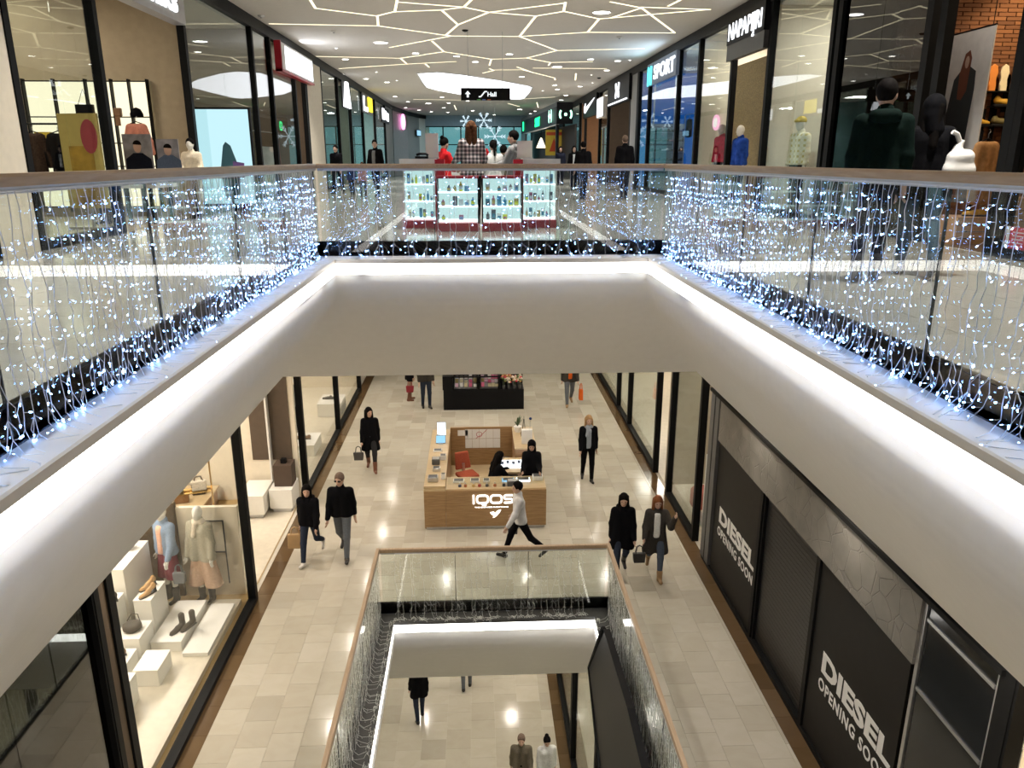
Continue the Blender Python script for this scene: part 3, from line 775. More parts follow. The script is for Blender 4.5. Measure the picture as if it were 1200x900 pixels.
# slanting black side panel with rounded rail along the right edge of the lower opening
X = 1.86
q = [atx(x, y, X) for x, y in ((707, 737), (690, 783), (704, 905), (722, 1000), (775, 1000), (735, 830))]
o = empty('escalator_side', q[0], label='black slanting side panel with rounded rail under the right lower balustrade', cat='escalator')
MB().prism([p - q[0] for p in q], (.10, 0, 0)).build('side_panel', BLACK, o)
MB().tube([(0, 0, 0), q[1] - q[0] + Vector((.02, 0, .02)), q[2] - q[0], q[3] - q[0]], .045, 8).build('rail', BLACKM, o, smooth=True)
# ground floor shopfronts seen through the lower opening
frontage(2.2, 1, [(12, 15.4, 'glass2'), (15.5, 18.6, 'glass'), (18.6, 22, 'open'), (22, 28, 'glass')], F0, F0 + 4, .14)
room(1, 2.2, 12, 18.5, F0, F0 + 4, 3.4, CREAM, PALEF, 110, WARM, n=2)
room(1, 2.2, 18.6, 28, F0, F0 + 4, 3.4, BEIGE, PALEF, 150, WARM, n=2)
frontage(-3.5, -1, [(6, 12, 'glass2'), (12, 20, 'glass2'), (20, 28, 'glass2')], F0, F0 + 4, .14)
room(-1, -3.5, 6, 28, F0, F0 + 4, 3, CREAM, PALEF, 160, WARM, n=3)
# ------------------------------------------------------------------ figures: smooth-union distance fields meshed with surface nets
def surface_nets(f, org, h):
    nx, ny, nz = f.shape; s = f < 0
    cs = np.zeros((nx - 1, ny - 1, nz - 1), int)
    for i in (0, 1):
        for j in (0, 1):
            for k in (0, 1): cs += s[i:nx - 1 + i, j:ny - 1 + j, k:nz - 1 + k]
    act = (cs > 0) & (cs < 8)
    idx = -np.ones(act.shape, int); ii = np.argwhere(act); idx[act] = np.arange(len(ii))
    acc = np.zeros((len(ii), 3)); cnt = np.zeros(len(ii))
    cor = [(i, j, k) for i in (0, 1) for j in (0, 1) for k in (0, 1)]
    for a in cor:
        for ax in range(3):
            if a[ax]: continue
            b = list(a); b[ax] = 1
            va = f[ii[:, 0] + a[0], ii[:, 1] + a[1], ii[:, 2] + a[2]]; vb = f[ii[:, 0] + b[0], ii[:, 1] + b[1], ii[:, 2] + b[2]]
            m = (va < 0) != (vb < 0); t = np.where(m, va / np.where(m, va - vb, 1), 0)
            p = np.tile(np.array(a, float), (len(ii), 1)); p[:, ax] += t
            acc += p * m[:, None]; cnt += m
    V = (ii + acc / np.maximum(cnt, 1)[:, None]) * h + np.array(org)
    Q = []
    for ax in range(3):
        u, v = (ax + 1) % 3, (ax + 2) % 3
        sl0 = [slice(None)] * 3; sl1 = [slice(None)] * 3; sl0[ax] = slice(0, -1); sl1[ax] = slice(1, None)
        a, b = s[tuple(sl0)], s[tuple(sl1)]
        e = np.argwhere(a != b)
        e = e[(e[:, u] > 0) & (e[:, v] > 0) & (e[:, u] < f.shape[u] - 1) & (e[:, v] < f.shape[v] - 1)]
        if not len(e): continue
        c = []
        for du, dv in ((1, 1), (0, 1), (0, 0), (1, 0)):
            q = e.copy(); q[:, u] -= du; q[:, v] -= dv; c.append(idx[q[:, 0], q[:, 1], q[:, 2]])
        c = np.stack(c, 1); fl = a[e[:, 0], e[:, 1], e[:, 2]]
        c[~fl] = c[~fl][:, ::-1]; Q.append(c)
    return V, (np.concatenate(Q) if Q else np.zeros((0, 4), int))
class SDF:
    """list of tapered capsules (a, b, ra, rb, k) and ellipsoids joined by smooth minimum; optional cutting half-spaces"""
    def __init__(s, k=.03): s.c = []; s.e = []; s.cut = []; s.k = k
    def cap(s, a, b, ra, rb=None): s.c.append((np.array(a, float), np.array(b, float), ra, ra if rb is None else rb)); return s
    def ell(s, c, r, M=None): s.e.append((np.array(c, float), np.array(r, float), M)); return s
    def half(s, p, n): s.cut.append((np.array(p, float), np.array(n, float) / np.linalg.norm(n))); return s   # keeps the side n points away from
    def eval(s, P):
        d = None
        def join(d, q):
            if d is None: return q
            h = np.clip(.5 + .5 * (d - q) / s.k, 0, 1); return d * (1 - h) + q * h - s.k * h * (1 - h)
        for a, b, ra, rb in s.c:
            ab = b - a; L = max(ab @ ab, 1e-9); t = np.clip(((P - a) @ ab) / L, 0, 1)
            d = join(d, np.linalg.norm(P - (a + t[..., None] * ab), axis=-1) - (ra + (rb - ra) * t))
        for c, r, M in s.e:
            q = P - c
            if M is not None: q = q @ M
            k0 = np.linalg.norm(q / r, axis=-1); d = join(d, (k0 - 1) * min(r) * .5 + (k0 - 1) * np.mean(r) * .5)
        for p, n in s.cut: d = np.maximum(d, (P - p) @ n)
        return d
    def mesh(s, name, h, m):
        lo, hi = [], []
        for a, b, ra, rb in s.c:
            r = max(ra, rb); lo.append(np.minimum(a, b) - r); hi.append(np.maximum(a, b) + r)
        for c, r, M in s.e: lo.append(c - max(r)); hi.append(c + max(r))
        lo = np.min(lo, 0) - 2.5 * h; hi = np.max(hi, 0) + 2.5 * h
        n = np.ceil((hi - lo) / h).astype(int) + 1
        g = np.stack(np.meshgrid(*[lo[i] + h * np.arange(n[i]) for i in range(3)], indexing='ij'), -1)
        V, Q = surface_nets(s.eval(g), lo, h)
        me = bpy.data.meshes.new(name); me.from_pydata(V.tolist(), [], Q.tolist()); me.materials.append(m)
        me.polygons.foreach_set('use_smooth', [True] * len(me.polygons)); me.update()
        return me
def rotm(ax, a):
    c, s = math.cos(a), math.sin(a)
    return np.array([[1, 0, 0], [0, c, -s], [0, s, c]]) if ax == 0 else np.array([[c, 0, s], [0, 1, 0], [-s, 0, c]]) if ax == 1 else np.array([[c, -s, 0], [s, c, 0], [0, 0, 1]])
SKIN = mat('skin', (.52, .33, .24), .5, var=.05)
MANN = mat('mannequin_white', (.78, .76, .70), .3, var=.02)
EYEM = mat('eye_dark', (.03, .02, .02), .2); LIPM = mat('lips', (.42, .16, .14), .5)
CLOTH = {}
def cloth(name, c, rough=.85, var=.12, scale=40, bump=.15):
    return mat(name, c, rough, 0, var, scale, bump=bump, spec=.04)
BLKC = cloth('black_cloth', (.0055, .0055, .0065)); DKNAVY = cloth('dark_navy_cloth', (.012, .014, .024)); JEANS = cloth('blue_denim', (.075, .09, .12)); GJEANS = cloth('grey_denim', (.12, .13, .145))
DJEANS = cloth('dark_denim', (.028, .035, .055)); BOOTB = mat('black_leather', (.015, .013, .012), .4); BOOTT = mat('tan_leather', (.28, .17, .08), .6); SHOEW = mat('pale_shoe', (.6, .57, .52), .5)
HBLK = mat('black_hair', (.006, .005, .0045), .75, var=.3, scale=30, spec=.04); HBRN = mat('brown_hair', (.07, .032, .015), .75, var=.3, scale=30, spec=.04); HBLD = mat('blond_hair', (.36, .22, .11), .75, var=.25, scale=30, spec=.04); HRED = mat('auburn_hair', (.19, .07, .03), .75, var=.25, scale=30, spec=.04); HGRY = mat('grey_hair', (.15, .105, .08), .8, var=.2, scale=30, spec=.04)

def figure(name, loc, rz, h=1.72, fem=False, legs=((0, 0), (0, 0)), arms=((0, .12, .2), (0, .12, .2)), lean=0., head=(0, 0), top=None, coat=0., bottom=JEANS, skirt=None, shoes=BOOTB, boot=.0,
           hair=HBLK, hairstyle='short', skin=None, hood=None, front=None, bulk=1.0, label='', cat='person', group=None, res=.02, face=True, sitting=False, cuff=None, belt=None, scarf=None, cap_=None, glasses=False, torso_only=False):
    """legs: (hip flexion, knee flexion) per side (left, right), arms: (forward swing, sideways, elbow flexion); degrees in radians. Local +y is forward."""
    s = h / 1.75; skin = skin or SKIN
    o = empty(name, loc, rz, label, cat, group)
    sx = .9 if fem else 1.
    Rl = rotm(0, -lean); pel = np.array([0, 0, .94])
    T = lambda p: (Rl @ (np.array(p) - pel)) + pel
    J = {}
    J['waist'] = T((0, 0, 1.10)); J['chest'] = T((0, .0, 1.30)); J['neck'] = T((0, -.005, 1.46)); 
    hc = T((0, .015, 1.625)); Mh = rotm(2, head[0]) @ rotm(0, -lean * .4 - head[1])
    H = lambda p: hc + Mh @ np.array(p)
    arm = []
    for sd, (fw, sw, el) in zip((-1, 1), arms):
        sh = T((sd * .175 * sx, -.005, 1.40))
        d = rotm(0, fw) @ np.array([sd * math.sin(sw), 0, -math.cos(sw)]); e = sh + d * .29
        d2 = rotm(0, fw + el) @ np.array([sd * math.sin(sw) * .6, 0, -math.cos(sw)]); d2 /= np.linalg.norm(d2)
        # forward for the elbow
        w_ = e + d2 * .25; arm.append((sh, e, w_, d2))
    leg = []
    for sd, (hf, kf) in zip((-1, 1), legs):
        hp = np.array([sd * .088, 0, .92]); d = rotm(0, hf) @ np.array([sd * .02, 0, -1]); k = hp + d * .43
        d2 = rotm(0, hf - kf) @ np.array([-sd * .01, 0, -1]); a = k + d2 * .41
        fdir = rotm(0, max(-.9, min(.5, (hf - kf) * .8))) @ np.array([sd * .15, 1, 0]); leg.append((hp, k, a, fdir))
    zmin = min(min(l[2][2] - .085, (l[2] + l[3] * .17)[2] - .045) for l in leg)
    off = np.array([0, 0, -zmin])
    def P(p): return (np.array(p) + off) * s
    # --- body, one continuous surface
    B = SDF(.03)
    ch = J['chest']; wst = J['waist']
    for sd in (-1, 1):
        B.cap(P(T((sd * .075 * sx, 0, 1.33))), P(T((sd * .055 * sx, 0, 1.10))), .085 * s, .075 * s)
        B.cap(P(T((sd * .05 * sx, 0, 1.10))), P((sd * .07, -.01, .95)), .08 * s, .095 * s)
    B.cap(P(T((-.13 * sx, 0, 1.40))), P(T((.13 * sx, 0, 1.40))), .06 * s)
    B.cap(P(J['neck']), P(H((0, -.02, -.06))), .052 * s, .048 * s)
    B.ell(P(H((0, -.005, .03))), np.array([.074, .094, .10]) * s, Mh); B.ell(P(H((0, .022, -.045))), np.array([.056, .068, .075]) * s, Mh)
    B.cap(P(H((0, .088, .012))), P(H((0, .104, -.022))), .011 * s, .015 * s)
    for sd in (-1, 1): B.ell(P(H((sd * .076, -.005, -.005))), np.array([.012, .022, .034]) * s, Mh)
    for sh, e, w_, d2 in arm:
        B.cap(P(sh), P(e), .047 * s, .038 * s); B.cap(P(e), P(w_), .038 * s, .026 * s); B.cap(P(w_ + d2 * .03), P(w_ + d2 * .075), .026 * s, .03 * s)
    for hp, k, a, fd in leg:
        B.cap(P(hp), P(k), .08 * s, .053 * s); B.cap(P(k), P(a), .052 * s, .036 * s); B.cap(P(a + np.array([0, 0, -.04])), P(a + fd * .14 + np.array([0, 0, -.05])), .034 * s, .026 * s)
    me = B.mesh('body', res, skin)
    # fingers and thumb, joined into the same mesh
    fm = MB()
    for sd, (sh, e, w_, d2) in zip((-1, 1), arm):
        pc = w_ + d2 * .085; side = np.array([0, 1, 0]) - d2 * d2[1]
        side = side / (np.linalg.norm(side) + 1e-9) if np.linalg.norm(side) > .1 else np.array([0, 0, 1.]); inn = np.cross(d2, side) * sd
        for q, ln in zip((-.027, -.009, .009, .027), (.062, .074, .08, .07)):
            b0 = pc + side * q; b1 = b0 + d2 * ln * .55 + inn * .004; b2 = b1 + d2 * ln * .4 + inn * .022
            fm.tube([P(b0), P(b1), P(b2)], [.0095 * s, .0085 * s, .006 * s], 5)
        b0 = w_ + d2 * .035 + side * .024; fm.tube([P(b0), P(b0 + side * .03 + d2 * .03 + inn * .008), P(b0 + side * .036 + d2 * .062 + inn * .016)], [.012 * s, .0105 * s, .007 * s], 5)
    bm = bmesh.new(); bm.from_mesh(me); t = fm.mesh('t', skin); bm.from_mesh(t); bm.to_mesh(me); bm.free(); bpy.data.meshes.remove(t)
    me.polygons.foreach_set('use_smooth', [True] * len(me.polygons))
    link('body', me, o)
    def add(nm, S, m, rs=None): return link(nm, S.mesh(nm, rs or res, m), o)
    if face:
        m = MB()
        for sd in (-1, 1): m.ell(P(H((sd * .031, .082, .018))), (.013 * s, .008 * s, .008 * s), 8, 5)
        m.build('eyes', EYEM, o, smooth=True)
        m = MB(); m.ell(P(H((0, .088, -.058))), (.024 * s, .008 * s, .008 * s), 8, 5); m.build('mouth', LIPM, o, smooth=True)
    if glasses:
        m = MB()
        for sd in (-1, 1): m.ell(P(H((sd * .034, .092, .016))), (.03 * s, .008 * s, .02 * s), 10, 5); m.tube([P(H((sd * .06, .085, .02))), P(H((sd * .08, .0, .02)))], .004 * s, 4)
        m.build('sunglasses', BLACK, o)
    if top:
        b = .020 * bulk; S = SDF(.035)
        for sd in (-1, 1):
            S.cap(P(T((sd * .08 * sx, 0, 1.33))), P(T((sd * .06 * sx * bulk, 0, 1.10))), (.092 + b) * s, (.082 + b) * s)
            lo = .93 - coat
            wd = .085 + coat * .12
            if sitting: lo = .9
            S.cap(P(T((sd * .06 * sx, 0, 1.12))), P((sd * wd, -.008, lo)), (.088 + b) * s, (.105 + b) * s)
        S.cap(P(T((-.125 * sx, 0, 1.40))), P(T((.125 * sx, 0, 1.40))), (.062 + b * .5) * s)
        S.cap(P(J['neck'] + np.array([0, -.005, -.02])), P(J['neck'] + np.array([0, -.008, .035])), (.06 + b * .5) * s)
        S.half(P((0, 0, .93 - coat - .04)), (0, 0, -1))
        for sh, e, w_, d2 in arm:
            S.cap(P(sh), P(e), (.058 + b * .7) * s, (.05 + b * .6) * s); S.cap(P(e), P(w_ + d2 * .005), (.05 + b * .6) * s, (.036 + b * .5) * s)
        add('jacket' if bulk >= 1 else 'top', S, top)
        if front:
            F = SDF(.03)
            for sd in (-1, 1):
                F.cap(P(T((sd * .04 * sx, .008, 1.34))), P(T((sd * .035 * sx, .012, 1.05))), (.094 + b) * s, (.092 + b) * s)
            F.cap(P((-.03, .012, 1.05)), P((.03, .012, .93)), (.098 + b) * s, (.1 + b) * s)
            F.half(P((0, .045, 1.1)), (0, -1, 0)); F.half(P((.062, 0, 1)), (1, 0, 0)); F.half(P((-.062, 0, 1)), (-1, 0, 0)); F.half(P((0, 0, .92)), (0, 0, -1)); F.half(P((0, 0, 1.43)), (0, 0, 1))
            add('shirt_front', F, front)
    if bottom:
        S = SDF(.02)
        S.cap(P((-.06, -.005, 1.0)), P((.06, -.005, 1.0)), .105 * s)
        for hp, k, a, fd in leg:
            S.cap(P(hp + np.array([0, 0, .03])), P(k), .097 * s, .066 * s); S.cap(P(k), P(a + (k - a) * (.06 + boot)), .066 * s, .05 * s)
        S.half(P((0, 0, 1.05)), (0, 0, 1)); add('trousers', S, bottom)
    if skirt:
        m, z1, wd = skirt; S = SDF(.04)
        for sd in (-1, 1): S.cap(P((sd * .05, 0, 1.03)), P((sd * wd, 0, z1)), .095 * s, (.1 + wd * .3) * s)
        S.half(P((0, 0, z1)), (0, 0, -1)); S.half(P((0, 0, 1.06)), (0, 0, 1)); add('skirt', S, m)
    if shoes:
        for hp, k, a, fd in leg:
            S = SDF(.02); S.cap(P(a + np.array([0, 0, .0])), P(a + np.array([0, 0, -.04])), .05 * s)
            S.cap(P(a + np.array([0, 0, -.045]) - fd * .03), P(a + fd * .15 + np.array([0, 0, -.05])), .043 * s, .035 * s)
            if boot: S.cap(P(a), P(a + (k - a) * (boot + .1)), .05 * s, .062 * s)
            add('boot' if boot else 'shoe', S, shoes)
    if hair:
        S = SDF(.02); S.ell(P(H((0, -.014, .042))), np.array([.089, .108, .108]) * s, Mh)
        if hairstyle in ('short', 'bun', 'tail'):
            S.half(P(H((0, .068, .058))), Mh @ np.array([0, .85, -.5])); S.half(P(H((0, 0, -.045))), Mh @ np.array([0, .35, -1]))
            add('hair', S, hair, res * .75)
            if hairstyle == 'bun':
                S = SDF(); S.ell(P(H((0, -.075, .125))), np.array([.05, .05, .05]) * s); add('hair_bun', S, hair, res * .8)
            if hairstyle == 'tail':
                S = SDF(); S.cap(P(H((0, -.11, .06))), P(H((0, -.15, -.2))), .045 * s, .02 * s); add('ponytail', S, hair, res * .8)
        else:
            S.half(P(H((0, .072, .06))), Mh @ np.array([0, .85, -.5]))
            add('hair', S, hair, res * .75)
            L = -.34 if hairstyle == 'long' else -.18; K = SDF(.03)
            for sd in (-1, 1):
                K.cap(P(H((sd * .07, .01, .04))), P(H((sd * .085, .02, L * .8))), .03 * s, .034 * s)
                K.cap(P(H((sd * .045, -.06, .03))), P(H((sd * .05, -.075, L))), .055 * s, .045 * s)
            add('hair_lengths', K, hair, res * .8)
    if hood:
        S = SDF(.03)
        if hood[1] == 'up':
            S.ell(P(H((0, -.02, .035))), np.array([.105, .12, .125]) * s, Mh); S.cap(P(H((0, -.05, -.06))), P(J['neck'] + np.array([0, -.03, -.02])), .09 * s, .1 * s); S.half(P(H((0, .055, .05))), Mh @ np.array([0, .9, -.25]))
        else:
            S.cap(P(T((-.07, -.085, 1.45))), P(T((.07, -.085, 1.45))), .062 * s); S.cap(P(T((-.09, -.05, 1.46))), P(T((-.05, .06, 1.44))), .035 * s); S.cap(P(T((.09, -.05, 1.46))), P(T((.05, .06, 1.44))), .035 * s)
        add('hood', S, hood[0])
    if scarf:
        S = SDF(.03); S.cap(P(J['neck'] + np.array([-.05, .01, .01])), P(J['neck'] + np.array([.05, .01, .01])), .07 * s); S.cap(P(J['neck'] + np.array([.02, .07, 0])), P(J['neck'] + np.array([.05, .11, -.2])), .045 * s); add('scarf', S, scarf)
    if cap_:
        S = SDF(.02); S.ell(P(H((0, -.01, .07))), np.array([.088, .105, .085]) * s, Mh); S.cap(P(H((-.03, .1, .06))), P(H((.03, .1, .06))), .03 * s); S.half(P(H((0, 0, .035))), Mh @ np.array([0, 0, -1])); add('cap', S, cap_)
    o['hands'] = 0; del o['hands']
    o_pts = {'hand': [Vector(P(w_ + d2 * .1)) for sh, e, w_, d2 in arm], 'sh': [Vector(P(a[0])) for a in arm], 's': s}
    M = Matrix.Translation(loc) @ Matrix.Rotation(rz, 4, 'Z')
    return o, [M @ p for p in o_pts['hand']]
def walk(a=.45, b=.35, ph=1):
    """a stride: returns leg and arm poses; ph = +1 right leg forward"""
    f, k = (a, .12), (-a * .75, b)
    L = (k, f) if ph > 0 else (f, k)
    A = ((a * .8, .12, .25), (-a * .6, .12, .2)) if ph > 0 else ((-a * .6, .12, .2), (a * .8, .12, .25))
    return dict(legs=L, arms=A)
def held(hand, w, d, hgt, m, label, rz=0, strap=.15, name='handbag', paper=False, out=(0, 0)):
    return bag((hand.x + out[0], hand.y + out[1], hand.z - hgt - strap), w, d, hgt, m, label, rz=rz, strap=strap, name=name, paper=paper)
def bag(loc, w, d, hgt, m, label, cat='bag', rz=0, strap=.12, name='handbag', paper=False):
    o = empty(name, loc, rz, label, cat)
    b = MB(); t = .85 if not paper else 1.
    b.add([(-w / 2 * t, -d / 2, 0), (w / 2 * t, -d / 2, 0), (w / 2 * t, d / 2, 0), (-w / 2 * t, d / 2, 0), (-w / 2, -d * .3, hgt), (w / 2, -d * .3, hgt), (w / 2, d * .3, hgt), (-w / 2, d * .3, hgt)],
          [(3, 2, 1, 0), (4, 5, 6, 7), (0, 1, 5, 4), (1, 2, 6, 5), (2, 3, 7, 6), (3, 0, 4, 7)])
    b.build('bag_body', m, o, bevel=min(w, d) * .12)
    for y in (-d * .28, d * .28):
        MB().tube([(-w * .28, y, hgt * .97), (-w * .2, y * .5, hgt + strap * .8), (0, y * .3, hgt + strap), (w * .2, y * .5, hgt + strap * .8), (w * .28, y, hgt * .97)], .008, 5).build('handle', m, o)
    return o
# ------------------------------------------------------------------ people on the middle floor
def ground(x, y, z): p = atz(x, y, z); return (p.x, p.y, z)
GREYV = cloth('grey_vest', (.30, .33, .37)); GREYH = cloth('grey_hoodie', (.2, .2, .2)); DGREEN = cloth('dark_green_hoodie', (.004, .010, .008)); WJ = cloth('white_grey_jacket', (.58, .57, .57), var=.25, scale=6)
BROWNC = cloth('dark_brown_jacket', (.045, .04, .035)); ORANGE = cloth('orange_cloth', (.60, .11, .02)); WSH = cloth('white_shirt', (.62, .62, .6)); REDC = cloth('red_cloth', (.55, .02, .025)); PINKC = cloth('pink_cloth', (.55, .32, .32))
BROWNL = mat('brown_boot_leather', (.16, .06, .03), .5); CREAMC = cloth('cream_cloth', (.6, .54, .44)); TAUPE = cloth('taupe_shirt', (.14, .12, .09)); BLUEC = cloth('blue_cloth', (.03, .05, .16))
PI = math.pi
o, hd = figure('person', ground(436, 551, F1), PI + .1, 1.70, True, **walk(.28, .4, -1), top=BLKC, coat=.30, bottom=cloth('charcoal_tights', (.03, .03, .032)), shoes=BROWNL, boot=.35, hair=HBLK, hairstyle='bob', head=(.5, .1), label='woman in a knee-length black coat and brown boots walking alone on the left')
held(hd[1], .26, .12, .2, mat('dark_bag_leather', (.05, .045, .04), .5), 'dark shoulder bag at the hip of the woman in the black coat', strap=.16, out=(-0.08, -.06))
o, hd = figure('person', ground(366, 657, F1), PI - .12, 1.66, True, **walk(.38, .75, 1), top=BLKC, coat=.02, bulk=1.4, bottom=DJEANS, shoes=SHOEW, hair=HBLK, hairstyle='long', head=(.25, .1), hood=(BLKC, 'down'), label='dark haired woman in a black hooded jacket and jeans beside the man with sunglasses')
held(hd[1], .3, .12, .3, mat('kraft_paper', (.42, .27, .13), .8), 'brown paper shopping bag carried by the woman in the black hooded jacket', paper=True, name='paper_bag', out=(-0.12, 0))
o, hd = figure('person', ground(404, 652, F1), PI - .05, 1.82, False, **walk(.32, .55, -1), top=BLKC, coat=-.0, bulk=1.3, bottom=GJEANS, shoes=BOOTB, hair=HGRY, hairstyle='short', glasses=True, head=(-.2, .1), label='man in a black jacket, grey jeans and sunglasses on the left')
o, hd = figure('person', ground(481, 469, F1), -1.2, 1.70, True, legs=((.08, .1), (-.05, .1)), top=BLKC, coat=.18, bottom=cloth('beige_tights', (.4, .28, .2)), shoes=BROWNL, boot=.55, hair=HBRN, hairstyle='bob', label='woman in a black coat and brown boots standing far back, head hidden by the balcony')
held(hd[1], .26, .12, .22, mat('dark_red_leather', (.22, .01, .02), .45), 'dark red handbag of the woman in brown boots far back', strap=.2, out=(-0.12, 0))
o, hd = figure('person', ground(500, 478, F1), PI + .3, 1.76, False, legs=((.1, .1), (-.08, .15)), top=BROWNC, bottom=DJEANS, hair=HBLK, label='man in dark jacket and dark jeans standing beside the woman in brown boots far back')
o, hd = figure('person', ground(667, 475, F1), PI, 1.78, False, **walk(.3, .5, 1), top=BROWNC, coat=.08, bulk=1.3, front=ORANGE, bottom=GJEANS, shoes=BOOTT, hair=HBRN, label='man with an orange shirt under an open dark jacket, far back near the right shopfronts')
held(hd[0], .12, .22, .34, ORANGE, 'orange shopping bag carried by the man with the orange shirt', paper=True, name='shopping_bag', strap=.2, out=(0.1, 0))
o, hd = figure('person', ground(688, 563, F1), PI, 1.70, True, **walk(.2, .3, -1), top=BLKC, coat=.02, front=GREYV, bottom=BLKC, shoes=BOOTB, hair=HBLD, hairstyle='bob', scarf=GREYV, head=(.05, .1), label='blond woman in a grey vest with black sleeves and black trousers, walking alone')
o, hd = figure('person', ground(609, 654, F1), PI / 2 + .12, 1.70, False, legs=((-.5, .35), (.42, .1)), arms=((.45, .25, .15), (-.3, .2, .9)), lean=.06, top=WJ, coat=.0, bulk=1.2, bottom=BLKC, shoes=BOOTB, hair=HBLK, hairstyle='short', label='person in a white and grey jacket and black trousers striding left before the wooden kiosk', face=True)
held(hd[1], .22, .1, .26, BOOTB, 'small black bag behind the person in the white and grey jacket', out=(.04, .12))
o, hd = figure('person', ground(727, 675, F1), PI - .08, 1.72, True, **walk(.25, .55, 1), top=BLKC, coat=.26, bulk=1.3, bottom=DJEANS, shoes=BOOTB, boot=.45, hair=HBLK, hairstyle='long', hood=(BLKC, 'down'), head=(-.1, .25), label='dark haired woman in a long black hooded coat, right of the lower opening')
o, hd = figure('person', ground(766, 675, F1), PI - .15, 1.68, True, legs=((.3, .1), (-.2, .75)), arms=((.75, .35, 2.0), (.3, .2, .7)), top=BROWNC, coat=.34, bulk=1.3, front=WSH, bottom=JEANS, shoes=BOOTT, boot=.2, hair=HRED, hairstyle='long', head=(.1, .25), label='auburn haired woman in an open dark coat and white shirt raising a hand')
held(hd[1], .24, .12, .18, BOOTB, 'black bag carried by the auburn haired woman in ripped jeans', out=(-0.1, -0.1))
# ground floor
o, hd = figure('person', ground(492, 842, F0), .25, 1.72, True, **walk(.2, .3, 1), top=BLKC, coat=.16, bulk=1.6, bottom=DJEANS, hair=HBLK, hairstyle='long', label='person in a wide black coat on the ground floor, seen from behind')
o, hd = figure('person', ground(547, 806, F0), .0, 1.7, False, **walk(.15, .2, 1), top=GREYH, bottom=GJEANS, hair=HBLK, label='person in grey jeans far down on the ground floor, only the legs in view')
g = atz(611, 868, F0 + 1.6); o, hd = figure('person', (g.x, g.y, F0), PI - .1, 1.76, False, **walk(.25, .3, 1), top=TAUPE, bulk=.9, bottom=BLKC, hair=HGRY, label='balding man in a taupe sweater on the ground floor beside the woman in white')
g = atz(637, 870, F0 + 1.55); o, hd = figure('person', (g.x + .08, g.y + .05, F0), PI + .1, 1.66, True, **walk(.2, .3, -1), top=WSH, bulk=1.3, bottom=JEANS, hair=HBLK, hairstyle='bun', head=(0, .25), label='woman in a white blouse on the ground floor beside the balding man')
# ------------------------------------------------------------------ wooden kiosk with lit lettering
KW = wood('kiosk_oak', (.25, .145, .06), (.35, .215, .1), 0, .4); KWV = wood('kiosk_oak_upright', (.25, .14, .065), (.34, .2, .1), 0, .4)
KT = wood('kiosk_top', (.42, .31, .17), (.52, .39, .23), 0, .3)
LITW = glow('lit_white_letter', (1, .98, .94), 3.0); SCRW = glow('white_screen', (.9, .97, 1), 2.4); SCRB = glow('blue_screen', (.3, .6, .85), 1.1)
PAPER = mat('white_paper', (.72, .70, .66), .7, var=.02)
kx0, kx1, ky0, ky1 = -1.18, 1.42, 15.0, 18.6
kio = empty('sales_kiosk', (.12, 16.8, F1), label='open wooden sales kiosk with lit white lettering in the middle of the hall', cat='kiosk')
def kb(nm, x0, x1, y0, y1, z0, z1, m, bevel=0):
    return MB().box(x0 - .12, x1 - .12, y0 - 16.8, y1 - 16.8, z0, z1).build(nm, m, kio, bevel=bevel)
kb('plinth', kx0 + .03, kx1 - .03, ky0 + .03, ky0 + .7, 0, .07, STEEL)
kb('front_panel', kx0 + .46, kx1, ky0, ky0 + .04, .07, .90, KW); kb('corner_panel', kx0, kx0 + .455, ky0, ky0 + .04, .07, .90, KW)
kb('front_counter', kx0 + .46, kx1, ky0 + .04, ky0 + .7, .86, .92, KT, .006)
kb('counter_body', kx0 + .46, kx1, ky0 + .62, ky0 + .66, .02, .86, KW)
kb('side_counter', kx0, kx0 + .455, ky0 + .04, ky1, .94, 1.0, KT, .006)
kb('side_panel', kx0, kx0 + .04, ky0 + .04, ky1, .02, .94, KW); kb('inner_panel', kx0 + .415, kx0 + .455, ky0 + .7, ky1, .02, .94, KW)
kb('corner_top', kx0, kx0 + .455, ky0 - .0, ky0 + .5, .90, .94, KT)
kb('back_panel', kx0 + .455, .86, ky1 - .05, ky1, .0, 1.06, KW)
kb('kiosk_floor', kx0 + .455, kx1, ky0 + .66, ky1 - .05, 0, .03, OAKT)
kb('cabinet', .86, kx1 - .06, ky1 - 1.5, ky1, .03, 1.0, KWV); kb('cabinet_top', .85, kx1 - .05, ky1 - 1.51, ky1 + .01, 1.0, 1.03, KT)
kb('inner_desk', .35, kx1 - .06, ky0 + 1.15, ky0 + 2.05, .78, .82, KT); kb('desk_side', .38, .42, ky0 + 1.15, ky0 + 2.05, .03, .78, KW); kb('desk_front', .42, kx1 - .1, ky0 + 1.15, ky0 + 1.19, .03, .78, KW)
gd = glassmat('display_glass', (.95, .97, .96), 1.2)
kb('display_glass', kx0 + .5, kx1 - .03, ky0 + .28, ky0 + .29, .92, 1.08, gd)
